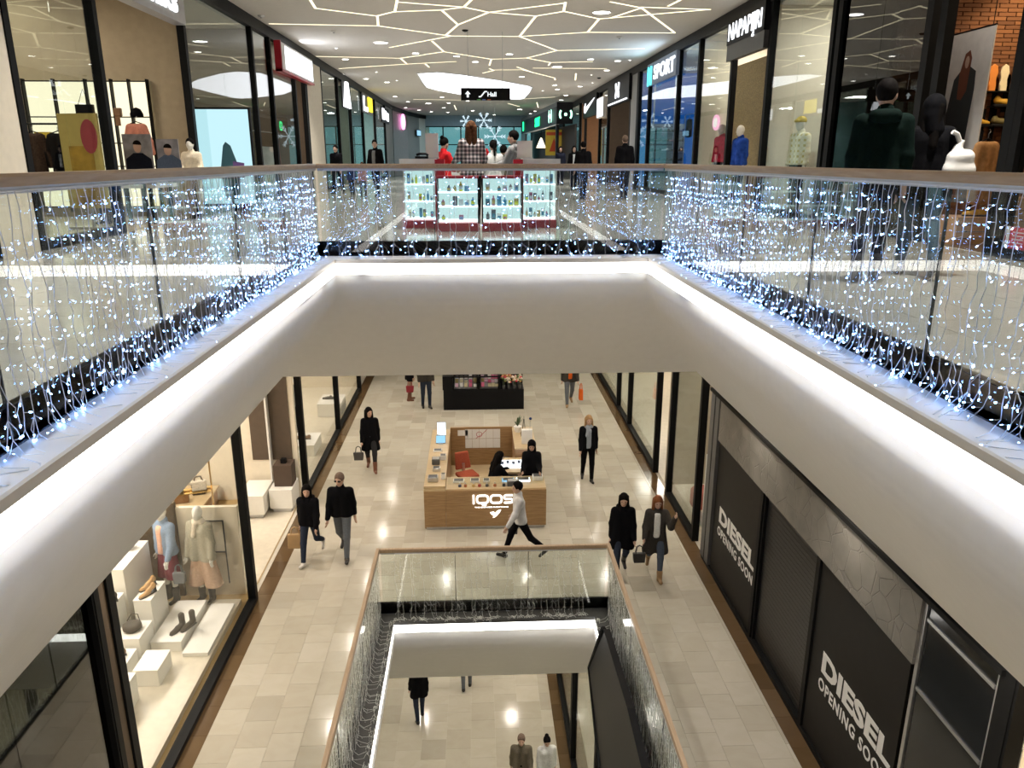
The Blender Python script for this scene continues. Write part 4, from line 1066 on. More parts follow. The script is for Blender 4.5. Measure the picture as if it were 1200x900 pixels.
# lettering: rounded stroke letters
fr_ = (Vector((0, ky0 - 16.8 - .022, 0)), Vector((1, 0, 0)), Vector((0, 0, 1)))
def at_(x, z): return (Vector((x - .12, ky0 - 16.8 - .001, z)), Vector((1, 0, 0)), Vector((0, 0, 1)))
sw = .034; LZ = .70; hh = .205
m = MB(); stroke(m, [(0, -hh / 2), (0, hh / 2)], sw, at_(-.13, LZ), .02); m.build('lettering', LITW, kio)
m = MB(); stroke(m, rrect(.235, hh - sw, .06), sw, at_(.06, LZ), .02, True); m.build('lettering', LITW, kio)
m = MB(); stroke(m, [(0, 0), (.03, -.05), (.10, -.05)], sw, at_(.04, LZ - hh / 2 + .02), .021); m.build('lettering', LITW, kio)
m = MB(); stroke(m, rrect(.235, hh - sw, .06), sw, at_(.35, LZ), .02, True); m.build('lettering', LITW, kio)
a, b = .09, (hh - sw) / 2
m = MB(); stroke(m, [(a, b), (-a + .03, b), (-a, b - .03), (-a, .03), (-a + .03, 0), (a - .03, 0), (a, -.03), (a, -b + .03), (a - .03, -b), (-a, -b)], sw, at_(.61, LZ), .02); m.build('lettering', LITW, kio)
text_mesh('THIS CHANGES EVERYTHING', .038, LITW, 'lettering', kio, (-.11 - .12, ky0 - 16.8 - .004, LZ - .2), (1, 0, 0), (0, 0, 1), .006, 0, sx=1.45)['kind'] = 'stuff'
m = MB(); poly2(m, [(-.11, .03), (-.04, .045), (0, .01), (.05, .07), (.12, .09), (.09, .03), (.04, -.03), (.0, -.07), (-.05, -.09), (-.03, -.045), (-.08, -.01)], at_(.33, .36), .02); m.build('bird_emblem', LITW, kio)
# items on the kiosk
def small(nm, x, y, z, w, d, h, m, label, cat, rz=0, group=None, shape='box'):
    o = empty(nm, (x, y, z), rz, label, cat, group)
    if shape == 'box':
        MB().box(-w / 2, w / 2, -d / 2, d / 2, 0, h).build('body', m, o, bevel=min(w, d, h) * .15)
        MB().box(-w * .42, w * .42, -d * .42, d * .42, h + .0005, h + .003).build('top_plate', DGREY if m is not DGREY else STEEL, o)
    return o
def tablet(x, y, z, w, h, tilt, rz, scr, label):
    o = empty('tablet', (x, y, z), rz, label, 'tablet')
    c, s = math.cos(tilt), math.sin(tilt)
    f = lambda u, v, t: (u, v * s - t * c, v * c + t * s)
    def slabp(u0, u1, v0, v1, t0, t1): 
        mb = MB(); vs = [f(u, v, t) for u in (u0, u1) for v in (v0, v1) for t in (t0, t1)]
        return mb.add(vs, [(0, 1, 3, 2), (4, 6, 7, 5), (0, 4, 5, 1), (2, 3, 7, 6), (0, 2, 6, 4), (1, 5, 7, 3)])
    slabp(-w / 2, w / 2, .02, h, -.008, .004).build('casing', DGREY, o); slabp(-w * .46, w * .46, .03, h * .96, .0042, .006).build('screen', scr, o)
    MB().box(-w * .25, w * .25, -.03, .09, 0, .014).build('stand', STEEL, o)
cz = F1 + 1.0
tablet(-.93, 18.1, cz, .22, .36, R(12), 0, SCRW, 'tablet with a bright white screen standing at the back corner of the kiosk')
tablet(-.93, 17.55, cz, .24, .24, R(50), 0, SCRB, 'blue lit tablet lying tilted on the left kiosk counter')
for i, (x, y, w, d, h, m_, lb) in enumerate([(-1.0, 17.9, .1, .12, .1, PAPER, 'small white box beside the standing tablet on the kiosk'), (-.98, 17.1, .2, .16, .03, PAPER, 'flat white leaflet stack on the left kiosk counter'), (-.83, 16.55, .14, .14, .12, WHITE, 'small white device on the inner edge of the left kiosk counter'),
        (-.98, 16.3, .18, .2, .14, DGREY, 'grey accessory holder in the middle of the left kiosk counter'), (-.95, 15.9, .16, .16, .08, STEEL, 'steel tray on the left kiosk counter'), (-1.0, 15.35, .22, .2, .1, STEEL, 'silver box at the front corner of the kiosk'), (-.78, 15.42, .09, .09, .13, WHITE, 'white jar at the inner front corner of the kiosk')]):
    small('counter_box', x, y, cz, w, d, h, m_, lb, 'box')
cz = F1 + .92
DEV = [mat('device_copper', (.4, .16, .08), .3, .6), mat('device_navy', (.03, .04, .08), .3), mat('device_gold', (.5, .35, .15), .3, .6), mat('device_black', (.02, .02, .02), .3), mat('device_red', (.35, .04, .03), .3)]
for i, (x, nmx) in enumerate(zip((-.42, -.30, -.13, .0, .16, .33, .52), ('leftmost navy', 'copper', 'gold', 'red', 'black', 'second copper', 'small dark'))):
    o = empty('pocket_device', (x, ky0 + .17, cz), 0, '%s pocket device in the row on the front kiosk counter' % nmx, 'device', None)
    MB().lathe([(.035, 0), (.035, .04), (.02, .06)], 10).build('body', DEV[(1, 0, 2, 4, 3, 0, 3)[i]], o); MB().lathe([(.014, .06), (.012, .1)], 8).build('tip', STEEL, o)
for x, w, m_, lb in ((-.45, .24, PAPER, 'white holder at the left end of the front kiosk counter'), (-.1, .2, PAPER, 'white leaflet on the front kiosk counter behind the devices'), (.15, .14, PAPER, 'small white card on the front kiosk counter'), (.62, .26, SCRB, 'pale blue lit tray on the front kiosk counter'), (.95, .3, SCRW, 'white lit tray on the front kiosk counter')):
    small('counter_tray', x, ky0 + .45, cz, w, .16, .04, m_, lb, 'tray')
small('card_terminal', 1.27, ky0 + .5, cz, .22, .2, .1, WHITE, 'white card terminal at the right end of the front kiosk counter', 'terminal')
small('tinted_case', .72, ky0 + .2, cz, .26, .16, .12, DGREY, 'dark display case on the front kiosk counter behind the walking person', 'case')
o = empty('lit_tray', (.8, ky0 + 1.6, F1 + .82), 0, 'bright white lit tray with dark devices on the inner kiosk desk', 'tray')
MB().box(-.42, .42, -.22, .22, 0, .03).build('tray', SCRW, o)
for i in range(5): MB().box(-.3 + i * .13, -.23 + i * .13, -.05 + (i % 2) * .05, .07 + (i % 2) * .05, .031, .06).build('device', DEV[1], o)
# notices on the back panel
o = empty('paper_notice', (.1, ky1 - .052, F1 + .72), 0, 'large white paper notice sheet of taped pages on the kiosk back panel', 'notice')
for i in range(5):
    for j in range(2):
        MB().box(-.45 + i * .18, -.275 + i * .18, -.004, 0, .0 - .22 + j * .26, .03 + j * .26).build('page', PAPER, o)
REDP = mat('red_print', (.4, .03, .04), .6)
m = MB(); stroke(m, [(.07 * math.cos(k * .5), .07 * math.sin(k * .5)) for k in range(13)], .012, (Vector((-.09, -.004, .15)), Vector((1, 0, 0)), Vector((0, 0, 1))), .002, True); m.build('red_ring', REDP, o)
m = MB(); stroke(m, [(-.13, -.1), (.02, .0), (.16, .14)], .012, (Vector((-.05, -.0045, .14)), Vector((1, 0, 0)), Vector((0, 0, 1))), .002); m.build('red_stroke', REDP, o)
o = tag(MB().box(-.28 - .26, -.28, ky1 - .056, ky1 - .052, F1 + .84, F1 + .99).build('paper_notice', PAPER), 'small white notice left of the large sheet on the kiosk back panel', 'notice')
# chair, plant and box on the cabinet
RUST = cloth('rust_seat', (.32, .075, .04)); 
o = empty('office_chair', (-.28, 16.75, F1 + .03), R(25), 'rust red swivel chair inside the wooden kiosk', 'chair')
MB().box(-.23, .23, -.2, .22, .44, .53).build('seat', RUST, o, bevel=.035); MB().prism([(-.2, .21, .56), (.2, .21, .56), (.17, .3, .95), (-.17, .3, .95)], (0, .06, .01)).build('backrest', RUST, o, bevel=.025)
MB().box(-.03, .03, .2, .26, .46, .7).build('back_post', STEEL, o)
MB().tube([(0, 0, .06), (0, 0, .46)], .03, 8).build('column', STEEL, o)
for k in range(5):
    a = k * 2 * PI / 5; MB().tube([(0, 0, .1), (.26 * math.cos(a), .26 * math.sin(a), .05)], .02, 6).build('leg', BLACKM, o); MB().ell((.26 * math.cos(a), .26 * math.sin(a), .03), (.03, .03, .03)).build('castor', BLACKM, o)
LEAF = mat('dark_leaf', (.05, .09, .03), .5, var=.4)
def plant(loc, n, h, pot, m, label, leafy=True, seed=1):
    r = random.Random(seed); o = empty('potted_plant', loc, 0, label, 'plant')
    MB().lathe([(pot * .7, 0), (pot, pot * 1.5), (pot * .9, pot * 1.5)], 12).build('pot', m, o)
    for i in range(n):
        a = r.uniform(0, 6.28); e = r.uniform(.1, .6); b = MB()
        p = Vector((0, 0, pot * 1.4)); q = p + Vector((math.cos(a) * e * h, math.sin(a) * e * h, h * r.uniform(.6, 1))); s_ = Vector((-math.sin(a), math.cos(a), 0)) * h * .09; mid = (p + q) / 2 + Vector((0, 0, h * .08))
        b.add([p, mid + s_, q, mid - s_, mid + Vector((0, 0, .01))], [(0, 1, 4), (1, 2, 4), (2, 3, 4), (3, 0, 4)]); b.build('leaf', LEAF, o)
plant((.98, 18.25, F1 + 1.03), 14, .28, .1, WHITE, 'small leafy plant on the kiosk cabinet')
o = empty('model_tower', (1.12, 18.0, F1 + 1.03), 0, 'dark slender model tower on the kiosk cabinet', 'ornament')
for a, b in ((-1, -1), (1, -1), (1, 1), (-1, 1)): MB().tube([(a * .08, b * .08, 0), (a * .03, b * .03, .16), (a * .006, b * .006, .42)], .008, 4).build('leg', BLACKM, o)
MB().box(-.045, .045, -.045, .045, .13, .145).build('platform', BLACKM, o); MB().tube([(0, 0, .4), (0, 0, .5)], .006, 4).build('spire', BLACKM, o)
o = empty('paper_bag', (1.16, 17.42, F1 + 1.03), 0, 'white paper bag at the front of the kiosk cabinet top', 'bag'); MB().box(-.13, .13, -.06, .06, 0, .36).build('bag_body', PAPER, o, bevel=.01); MB().tube([(-.06, -.062, .34), (-.05, -.062, .42), (.05, -.062, .42), (.06, -.062, .34)], .005, 4).build('handle', PAPER, o)
o = empty('flag_stick', (1.27, 18.1, F1 + 1.03), 0, 'thin stick with a small blue ball on the kiosk cabinet', 'ornament'); MB().tube([(0, 0, 0), (.02, 0, .38)], .006, 5).build('stick', STEEL, o); MB().ell((.02, 0, .4), (.035, .035, .035)).build('ball', BLUEC, o); MB().lathe([(.05, 0), (.05, .02)], 10).build('foot', BLACKM, o)
small('storage_box', .62, 18.1, F1 + .03, .34, .3, .34, mat('olive_box', (.12, .1, .05), .6), 'dark olive box on the kiosk floor against the back panel', 'box')
# the two people at the kiosk
figure('person', (.30, 15.98, F1 + .03), -1.1, 1.66, True, legs=((1.35, 1.35), (1.35, 1.35)), arms=((.7, .15, .8), (.6, .15, .8)), lean=.25, top=BLKC, coat=-.02, bulk=1.3, sitting=True, bottom=BLKC, hair=HBLK, hairstyle='long', head=(0, .3), label='dark haired woman in black seated at the desk inside the wooden kiosk')
o = empty('stool', (.27, 15.97, F1 + .03), 0, 'round stool under the seated woman in the wooden kiosk', 'stool'); MB().lathe([(.15, .30), (.17, .32), (.16, .35)], 14).build('seat', BLACKM, o); MB().tube([(0, 0, .03), (0, 0, .3)], .025, 6).build('column', STEEL, o); MB().lathe([(.17, 0), (.17, .02), (.04, .03)], 14).build('foot', STEEL, o)
figure('person', (1.17, 15.93, F1 + .03), PI - .1, 1.62, True, arms=((.5, .1, .9), (.5, .1, .9)), top=BLKC, coat=.1, bulk=1.35, bottom=BLKC, hair=HBLK, hairstyle='long', hood=(BLKC, 'up'), head=(0, .35), label='person in a black hooded coat standing at the right end of the wooden kiosk counter')
# ------------------------------------------------------------------ black display stand further back
st = empty('display_stand', (.17, 23.6, F1), label='black accessory display stand with glazed trays behind the wooden kiosk', cat='kiosk')
def sb(nm, x0, x1, y0, y1, z0, z1, m, par=st): return MB().box(x0 - .17, x1 - .17, y0 - 23.6, y1 - 23.6, z0, z1).build(nm, m, par)
sb('base', -1.1, 1.44, 23.2, 24.0, 0, .66, BLACK); sb('left_end', -1.12, -.8, 23.2, 24, .66, 1.1, BLACK); sb('back', -1.1, 1.44, 23.94, 24, .66, 1.16, BLACK); sb('divider', -.02, .02, 23.22, 23.94, .66, 1.08, BLACKM); sb('divider', .66, .70, 23.22, 23.94, .66, 1.08, BLACKM)
sb('top_rail', -.82, .70, 23.2, 23.26, 1.06, 1.1, BLACKM)
r = random.Random(5); ITC = [mat('ware_%d' % i, c, .4) for i, c in enumerate([(.6, .6, .62), (.45, .55, .75), (.6, .12, .25), (.5, .45, .3), (.2, .2, .22), (.62, .4, .55), (.3, .25, .1), (.7, .7, .66)])]
for n, (x0, x1) in enumerate(((-.76, -.06), (.06, .62))):
    MB().add([(x0 - .17, 23.26 - 23.6, .68), (x1 - .17, 23.26 - 23.6, .68), (x1 - .17, 23.85 - 23.6, .92), (x0 - .17, 23.85 - 23.6, .92)], [(0, 1, 2, 3)]).build('tray', DGREY, st)
    k = 0
    for row in range(3):
        for c in range(5):
            x = x0 + .08 + c * (x1 - x0 - .12) / 4; y = 23.36 + row * .19; z = .68 + (y - 23.26) * .407
            o = small('boxed_ware', x, y, F1 + z, .1, .06, r.uniform(.08, .15), ITC[r.randrange(8)], 'small boxed article in the %s glazed tray of the black display stand' % ('left', 'right')[n], 'article', group='articles in the %s tray of the black stand' % ('left', 'right')[n])
FLW = [mat('petal_%d' % i, c, .6) for i, c in enumerate([(.5, .04, .06), (.55, .3, .1), (.6, .5, .4), (.12, .16, .05)])]
for i in range(12):
    x = .80 + (i % 4) * .17; y = 23.3 + (i // 4) * .22; o = empty('flower_bunch', (x, y, F1 + .66), 0, 'bunch of dried flowers at the right end of the black display stand', 'flowers', 'flower bunches on the black stand')
    MB().lathe([(.04, 0), (.055, .12)], 8).build('vase', DGREY, o)
    for k in range(5):
        a = r.uniform(0, 6.28); p = (math.cos(a) * .06, math.sin(a) * .06, .22 + r.uniform(0, .14)); MB().tube([(0, 0, .1), p], .006, 4).build('stem', LEAF, o); MB().ell(p, (.045, .045, .035), 6, 4).build('flower', FLW[r.randrange(4)], o)
for x in (-.7, -.35, .1, .45): small('card_display', x, 23.97, F1 + 1.16, .14, .05, .12, ITC[7] if x != .1 else ITC[2], 'small card display on the rear edge of the black stand', 'display', group='card displays on the black stand')
# ------------------------------------------------------------------ shoe and fashion shop behind the left middle glass
PLW = mat('white_plinth', (.8, .78, .72), .4, var=.02)
S1z = F1 + .10
tag(MB().box(-7.2, -4.28, 7.7, 12.3, F1 + .004, S1z).build('display_platform', PALEF), 'low pale display platform behind the left shop window', 'platform')
def plinth(x, y, w, d, h, rz, label):
    o = empty('plinth', (x, y, S1z), rz, label, 'plinth')
    MB().box(-w / 2, w / 2, -d / 2, d / 2, 0, h).build('body', PLW, o, bevel=.006); MB().box(-w / 2 - .003, w / 2 + .003, -d / 2 - .003, d / 2 + .003, h, h + .02).build('top', WHITE, o)
    return (x, y, S1z + h + .02)
tops = {}
for k, x, y, w, d, h, lb in (('a', -6.0, 11.85, .44, 1.0, 1.15, 'tall long white plinth at the back of the left shop window, highest of the group'), ('b', -5.95, 11.0, .36, .5, .80, 'white plinth with a dark shoe, in front of the tall one'),
        ('c', -5.46, 11.45, .28, .6, .70, 'narrow cream plinth carrying tan sandals in the left shop window'), ('d', -5.48, 10.77, .40, .5, .42, 'low white plinth with a dark round bag in the left shop window'), ('e', -5.55, 10.15, .5, .6, .30, 'low white plinth with a strapped sandal nearest the black double post'),
        ('f', -4.98, 10.2, .36, .5, .26, 'small low white block in the middle of the left shop window'), ('h', -5.2, 9.4, .42, .6, .42, 'white block at the front of the left shop window')):
    tops[k] = plinth(x, y, w, d, h, 0, lb)
tops['s'] = plinth(-5.02, 11.4, .48, 1.2, .16, 0, 'long low display step carrying ankle boots in the left shop window')
plinth(-4.52, 11.35, .4, 1.4, .05, 0, 'flat grey display step nearest the glass in the left shop window')
SHB = mat('dark_suede', (.05, .04, .03), .7); SHT = mat('tan_suede', (.45, .26, .1), .7); SHN = mat('brown_strap', (.2, .1, .04), .5); YEL = mat('mustard_suede', (.62, .34, .03), .7)
def shoe(loc, rz, m, label, sole=None, boot=False, heel=0, L=.28, group=None, sc=1.):
    o = empty('shoe', loc, rz, label, 'shoe', group)
    S = SDF(.025); h = .03 + heel
    S.cap((0, -.09, h + .035), (0, .02, .05 + heel * .4), .04, .042); S.cap((0, .02, .045), (0, .15, .03), .042, .034)
    if boot: S.cap((0, -.08, h + .05), (0, -.075, h + .2), .045, .05)
    else: S.cap((0, -.09, h + .04), (0, -.085, h + .07), .036, .034)
    link('upper', S.mesh('upper', .014, m), o)
    MB().prism([(.036 * a, b, 0) for a, b in ((-.8, -.13), (.8, -.13), (1, .0), (1.15, .1), (.7, .18), (-.7, .18), (-1.15, .1), (-1, 0))], (0, 0, .022)).build('sole', sole or BOOTB, o)
    if heel: MB().box(-.02, .02, -.125, -.085, 0, h + .02).build('heel', sole or BOOTB, o)
    o.scale = (sc,) * 3
    return o
x, y, z = tops['b']; shoe((x - .08, y - .15, z), 2.4, SHB, 'dark suede shoe on the white plinth before the tall one'); shoe((x + .08, y - .05, z), 2.0, SHB, 'second dark suede shoe on the white plinth, nearer the glass', heel=.04)
x, y, z = tops['c']; shoe((x - .04, y + .1, z), 2.6, SHT, 'tan strappy sandal on the narrow cream plinth, rear one', heel=.05); shoe((x + .05, y - .12, z), 2.6, SHT, 'tan strappy sandal on the narrow cream plinth, front one', heel=.05)
x, y, z = tops['e']; shoe((x + .05, y + .08, z), 2.2, SHN, 'brown strapped sandal on the low plinth near the black double post, rear one'); shoe((x + .0, y - .14, z), 2.2, SHN, 'brown strapped sandal on the low plinth near the black double post, front one')
x, y, z = tops['s']; shoe((x + .1, y - .28, z), 2.7, SHB, 'dark ankle boot on the long low step, left one', boot=True); shoe((x + .24, y - .2, z), 2.7, SHB, 'dark ankle boot on the long low step, right one', boot=True)
x, y, z = tops['d']; o = empty('round_bag', (x, y, z), 0, 'dark round bag lying on the low white plinth in the left shop window', 'bag'); MB().lathe([(.10, 0), (.14, .03), (.14, .09), (.10, .12)], 16).build('bag_body', SHB, o, smooth=True); MB().tube([(-.1, .06, .11), (-.05, .12, .2), (.05, .12, .2), (.1, .06, .11)], .008, 5).build('handle', SHB, o)
o = empty('paper_bag', (tops['a'][0] - .1, tops['a'][1] + .2, tops['a'][2]), 0, 'pale grey handbag on the tall white plinth in the left shop window', 'bag'); MB().box(-.18, .18, -.08, .08, 0, .26).build('bag_body', mat('pale_grey_leather', (.55, .55, .54), .5), o, bevel=.02); MB().tube([(-.1, 0, .26), (-.06, 0, .38), (.06, 0, .38), (.1, 0, .26)], .01, 5).build('handle', WHITE, o)
# mannequins
LBLUE = cloth('light_blue_jacket', (.22, .29, .40)); PEACH = cloth('peach_blouse', (.68, .40, .30)); MAROON = cloth('maroon_skirt', (.17, .025, .045)); SAND = cloth('sand_coat', (.36, .34, .27)); BLUSH = cloth('blush_skirt', (.48, .33, .24)); 
p = Vector((-5.48, 12.33, S1z))
figure('mannequin', (p.x, p.y, S1z), PI - .5, 1.82, True, arms=((.25, .2, .3), (-.1, .2, .2)), top=LBLUE, coat=.0, bulk=1.2, front=PEACH, bottom=None, skirt=(MAROON, .45, .10), shoes=BOOTB, boot=.3, hair=None, skin=MANN, face=False, label='white mannequin in a light blue jacket, peach blouse and maroon skirt', cat='mannequin')
p = Vector((-4.86, 12.4, S1z))
o, hd = figure('mannequin', (p.x, p.y - .1, S1z), PI - .25, 1.82, True, arms=((.1, .15, .2), (.1, .15, .2)), top=SAND, coat=.12, bulk=1.3, bottom=None, skirt=(BLUSH, .30, .16), shoes=BOOTB, boot=.2, hair=None, skin=MANN, face=False, scarf=CREAMC, label='white mannequin in a sand coat, scarf and blush skirt nearest the glass', cat='mannequin')
held(hd[1], .22, .12, .2, mat('grey_bag_leather', (.16, .17, .18), .5), 'small grey handbag hung on the mannequin in the sand coat', out=(-.1, -.12))
# partition walls of the window display
WL = F1 + 1.75
tag(MB().box(-5.36, -4.3, 12.62, 12.70, F1, WL).build('wall_partition', CREAM), kind='structure')
o = empty('framed_panel', (-4.85, 12.615, F1 + .25), 0, 'thin dark rectangular frame on the cream partition behind the sand coat mannequin', 'frame')
for x0, x1, z0, z1 in ((-.30, -.28, 0, 1.25), (.28, .30, 0, 1.25), (-.28, .28, 1.23, 1.25), (-.28, .28, .62, .64)): MB().box(x0, x1, -.02, 0, z0, z1).build('frame_bar', DGREY, o)
tag(MB().box(-6.3, -5.38, 12.60, 12.70, F1, WL + .1).build('wall_partition', mat('umber_panel', (.10, .075, .05), .6)), kind='structure')
tag(MB().box(-5.6, -4.2, 12.75, 16.65, F1 + .004, F1 + .008).build('floor', PALEF), kind='structure')
# bench with brown bags behind the partition
o = empty('display_bench', (-6.6, 16.0, F1), 0, 'low wooden display bench with brown bags behind the cream partition', 'bench')
MB().box(-.55, .55, -.9, .6, .0, .38).build('body', KWV, o); MB().box(-.6, .6, -.95, .65, .38, .42).build('top', KT, o)
for i, (x, y, w, m_) in enumerate(((-6.55, 15.75, .36, SHN), (-6.3, 16.2, .3, SHB))):
    o = empty('handbag', (x, y, F1 + .42), .3, 'brown handbag on the low wooden bench, %s' % ('front one', 'rear one')[i], 'bag'); MB().box(-w / 2, w / 2, -.1, .1, 0, .26).build('bag_body', m_, o, bevel=.03); MB().tube([(-.1, 0, .26), (-.06, 0, .4), (.06, 0, .4), (.1, 0, .26)], .012, 5).build('handle', m_, o)
# entrance of the second shop: sign board, dark wall, counters, gold racks
o = empty('sign_board', aty(322, 590, 16.6), 0, 'tall white leaning sign board with grey lettering inside the left shop entrance', 'sign')
o.location.z = F1 + .5
b0 = o.location
MB().box(-.02, .02, -.05, 1.25, 0, 2.3).build('board', PAPER, o)
text_mesh('SALE', .52, mat('grey_print', (.25, .24, .23), .6), 'lettering', o, (.022, .15, 1.2), (0, 1, 0), (0, 0, 1), .004, .01)
tag(MB().box(-5.2, -4.3, 16.72, 16.84, F1 + 1.0, F1 + 4.1).build('wall_partition', mat('umber_wall', (.085, .06, .04), .6)), kind='structure')
for i, (x0, x1, y0, y1, h, m_, lb) in enumerate(((-5.3, -4.75, 15.7, 16.6, .55, PLW, 'cream counter block at the left shop entrance under the white sign board'), (-4.7, -4.2, 16.0, 16.7, .55, PLW, 'cream counter block against the black post at the left shop entrance'))):
    o = empty('counter_block', ((x0 + x1) / 2, (y0 + y1) / 2, F1), 0, lb, 'counter'); MB().box(x0 - o.location.x, x1 - o.location.x, y0 - o.location.y, y1 - o.location.y, .1, h).build('body', m_, o); MB().box(x0 - o.location.x + .05, x1 - o.location.x - .05, y0 - o.location.y + .05, y1 - o.location.y - .05, 0, .1).build('plinth', STEEL, o)
o = empty('dark_box', (-4.42, 16.4, F1 + .55), 0, 'dark umber display box on the cream counter block beside the post', 'box'); MB().box(-.2, .2, -.2, .2, 0, .5).build('body', mat('umber_box', (.07, .045, .03), .6), o); MB().box(-.06, .06, -.06, .06, .5, .6).build('knob', BLACKM, o)
GOLD = mat('brass_tube', (.75, .52, .2), .25, .9)
for i, (px, py) in enumerate(((0, 0), (1, 0), (2, 0))):
    p = Vector(((-5.9, -7.2, -8.4)[i], (14.6, 14.6, 15.4)[i], F1)); o = empty('brass_rack', p, .3, 'brass rack with hanging bags in the left shop, %s' % ('nearest the entrance', 'behind the white sign board', 'beside the wooden bench')[i], 'rack')
    for a in (-.45, .45): MB().tube([(a, 0, 0), (a, 0, 1.9)], .018, 6).build('post', GOLD, o)
    for zz in (.5, 1.2, 1.9): MB().tube([(-.45, 0, zz), (.45, 0, zz)], .014, 6).build('shelf_bar', GOLD, o); MB().box(-.44, .44, -.14, .14, zz - .03, zz - .015).build('shelf', GOLD, o)
    for k in range(4):
        q = empty('handbag', (0, 0, 0), 0, '%s bag on the %s brass rack' % (('lower left dark', 'lower right tan', 'upper left dark', 'upper right pale')[k], ('nearest', 'middle', 'rear')[i]), 'bag'); q.matrix_world = o.matrix_basis @ Matrix.Translation((-.22 + .44 * (k % 2), 0, (.486, 1.186)[k // 2]))
        MB().box(-.14, .14, -.06, .06, 0, .2).build('bag_body', (SHB, SHN, BOOTB, CREAMC)[k], q, bevel=.02); MB().tube([(-.08, 0, .2), (-.05, 0, .3), (.05, 0, .3), (.08, 0, .2)], .008, 5).build('handle', SHB, q)
# items in the third bay (pale interior)
figure('mannequin', (-5.2, 20.6, F1 + .1), -1.9, 1.8, True, top=cloth('grey_knit', (.22, .22, .2)), bottom=BLKC, shoes=None, hair=None, skin=MANN, face=False, label='mannequin in a grey knit and black trousers behind the glass of the pale shop', cat='mannequin')
for i, (y, w, h) in enumerate(((18.4, .7, .35), (19.9, .8, .3), (23.2, .7, .4))):
    o = empty('pale_podium', (-5.0 + .2 * i, y, F1), 0, 'pale podium in the pale shop window, %s' % ('nearest the black post', 'middle one', 'farthest along the glass')[i], 'plinth'); MB().box(-w / 2, w / 2, -.5, .5, 0, h).build('body', PLW, o); MB().box(-w / 2 - .01, w / 2 + .01, -.51, .51, h, h + .02).build('top', WHITE, o)
    for k in range(2): shoe((-5.1 + .2 * i + .2 * k, y, F1 + h + .02), 1.5, (SHB, SHN, BOOTB)[i], '%s shoe on the %s pale podium' % (('left', 'right')[k], ('nearest', 'middle', 'farthest')[i]))
# right side shop: yellow panel seen through the open door, pink lamp and standing sign
YP = mat('yellow_gold_panel', (.52, .36, .08), .4, .1, .5, 45, bump=.7)
tag(MB().box(5.6, 5.66, 17.6, 19.9, F1 + .05, F1 + 2.3).build('gold_panel', YP), 'yellow gold textured panel behind the open door of the right middle shop', 'panel')
o = empty('standing_sign', (4.95, 15.05, F1), 0, 'white standing sign with a grey ring behind the glass of the right middle shop', 'sign'); MB().box(-.02, .02, -.3, .3, .12, 1.5).build('board', PAPER, o); MB().box(-.16, .16, -.34, .34, 0, .12).build('foot', STEEL, o)
m = MB(); stroke(m, [(.2 * math.cos(k * PI / 9), .2 * math.sin(k * PI / 9)) for k in range(18)], .03, (Vector((-.021, 0, .85)), Vector((0, -1, 0)), Vector((0, 0, 1))), .003, True); m.build('ring_print', GREY, o)
o = empty('pouffe', (5.05, 15.9, F1), 0, 'dusty pink round stool behind the glass of the right middle shop', 'stool'); MB().lathe([(.2, 0), (.24, .08), (.24, .4), (.19, .46)], 18).build('seat', cloth('dusty_pink', (.45, .16, .13)), o, smooth=True); MB().lathe([(.18, -.0), (.18, .02)], 12).build('base', BLACKM, o)
o = empty('track_spot', (4.75, 4.7, F1 + 3.3), 0, 'pale track spotlight in the bright shop at the lower right edge', 'lamp'); MB().box(-.5, .5, -.03, .03, .3, .34).build('track', WHITE, o); MB().tube([(0, 0, .3), (0, 0, .1)], .02, 6).build('arm', WHITE, o); MB().tube([(0, .05, .1), (0, -.1, -.05)], .06, 10).build('head', STEEL, o)
MB().box(-.5, -.46, -.03, .03, .34, .8).build('hanger', WHITE, o)
# ------------------------------------------------------------------ kiosk with lit showcases on the upper floor
uk = empty('showcase_kiosk', (.07, 14.0, 0), label='kiosk of four white lit showcases with red bases on the upper floor', cat='kiosk')
REDL = mat('red_lacquer', (.42, .015, .03), .35)
SHELF = glow('lit_shelf', (.80, .96, 1), 2.4); CASEB = glow('lit_case_back', (.66, .9, .93), .95)
def ub(nm, x0, x1, y0, y1, z0, z1, m): return MB().box(x0 - .07, x1 - .07, y0 - 14, y1 - 14, z0, z1).build(nm, m, uk)
bays = [(-1.23, -.68, 13.55, 1.0), (-.64, .05, 12.95, .84), (.10, .77, 12.95, .84), (.80, 1.39, 13.55, 1.0)]
r = random.Random(11)
WARES = [mat('ware_case_%d' % i, c, .4) for i, c in enumerate([(.05, .2, .3), (.6, .6, .05), (.1, .1, .12), (.5, .52, .55), (.7, .7, .68), (.35, .12, .2), (.1, .25, .45), (.4, .3, .12)])]
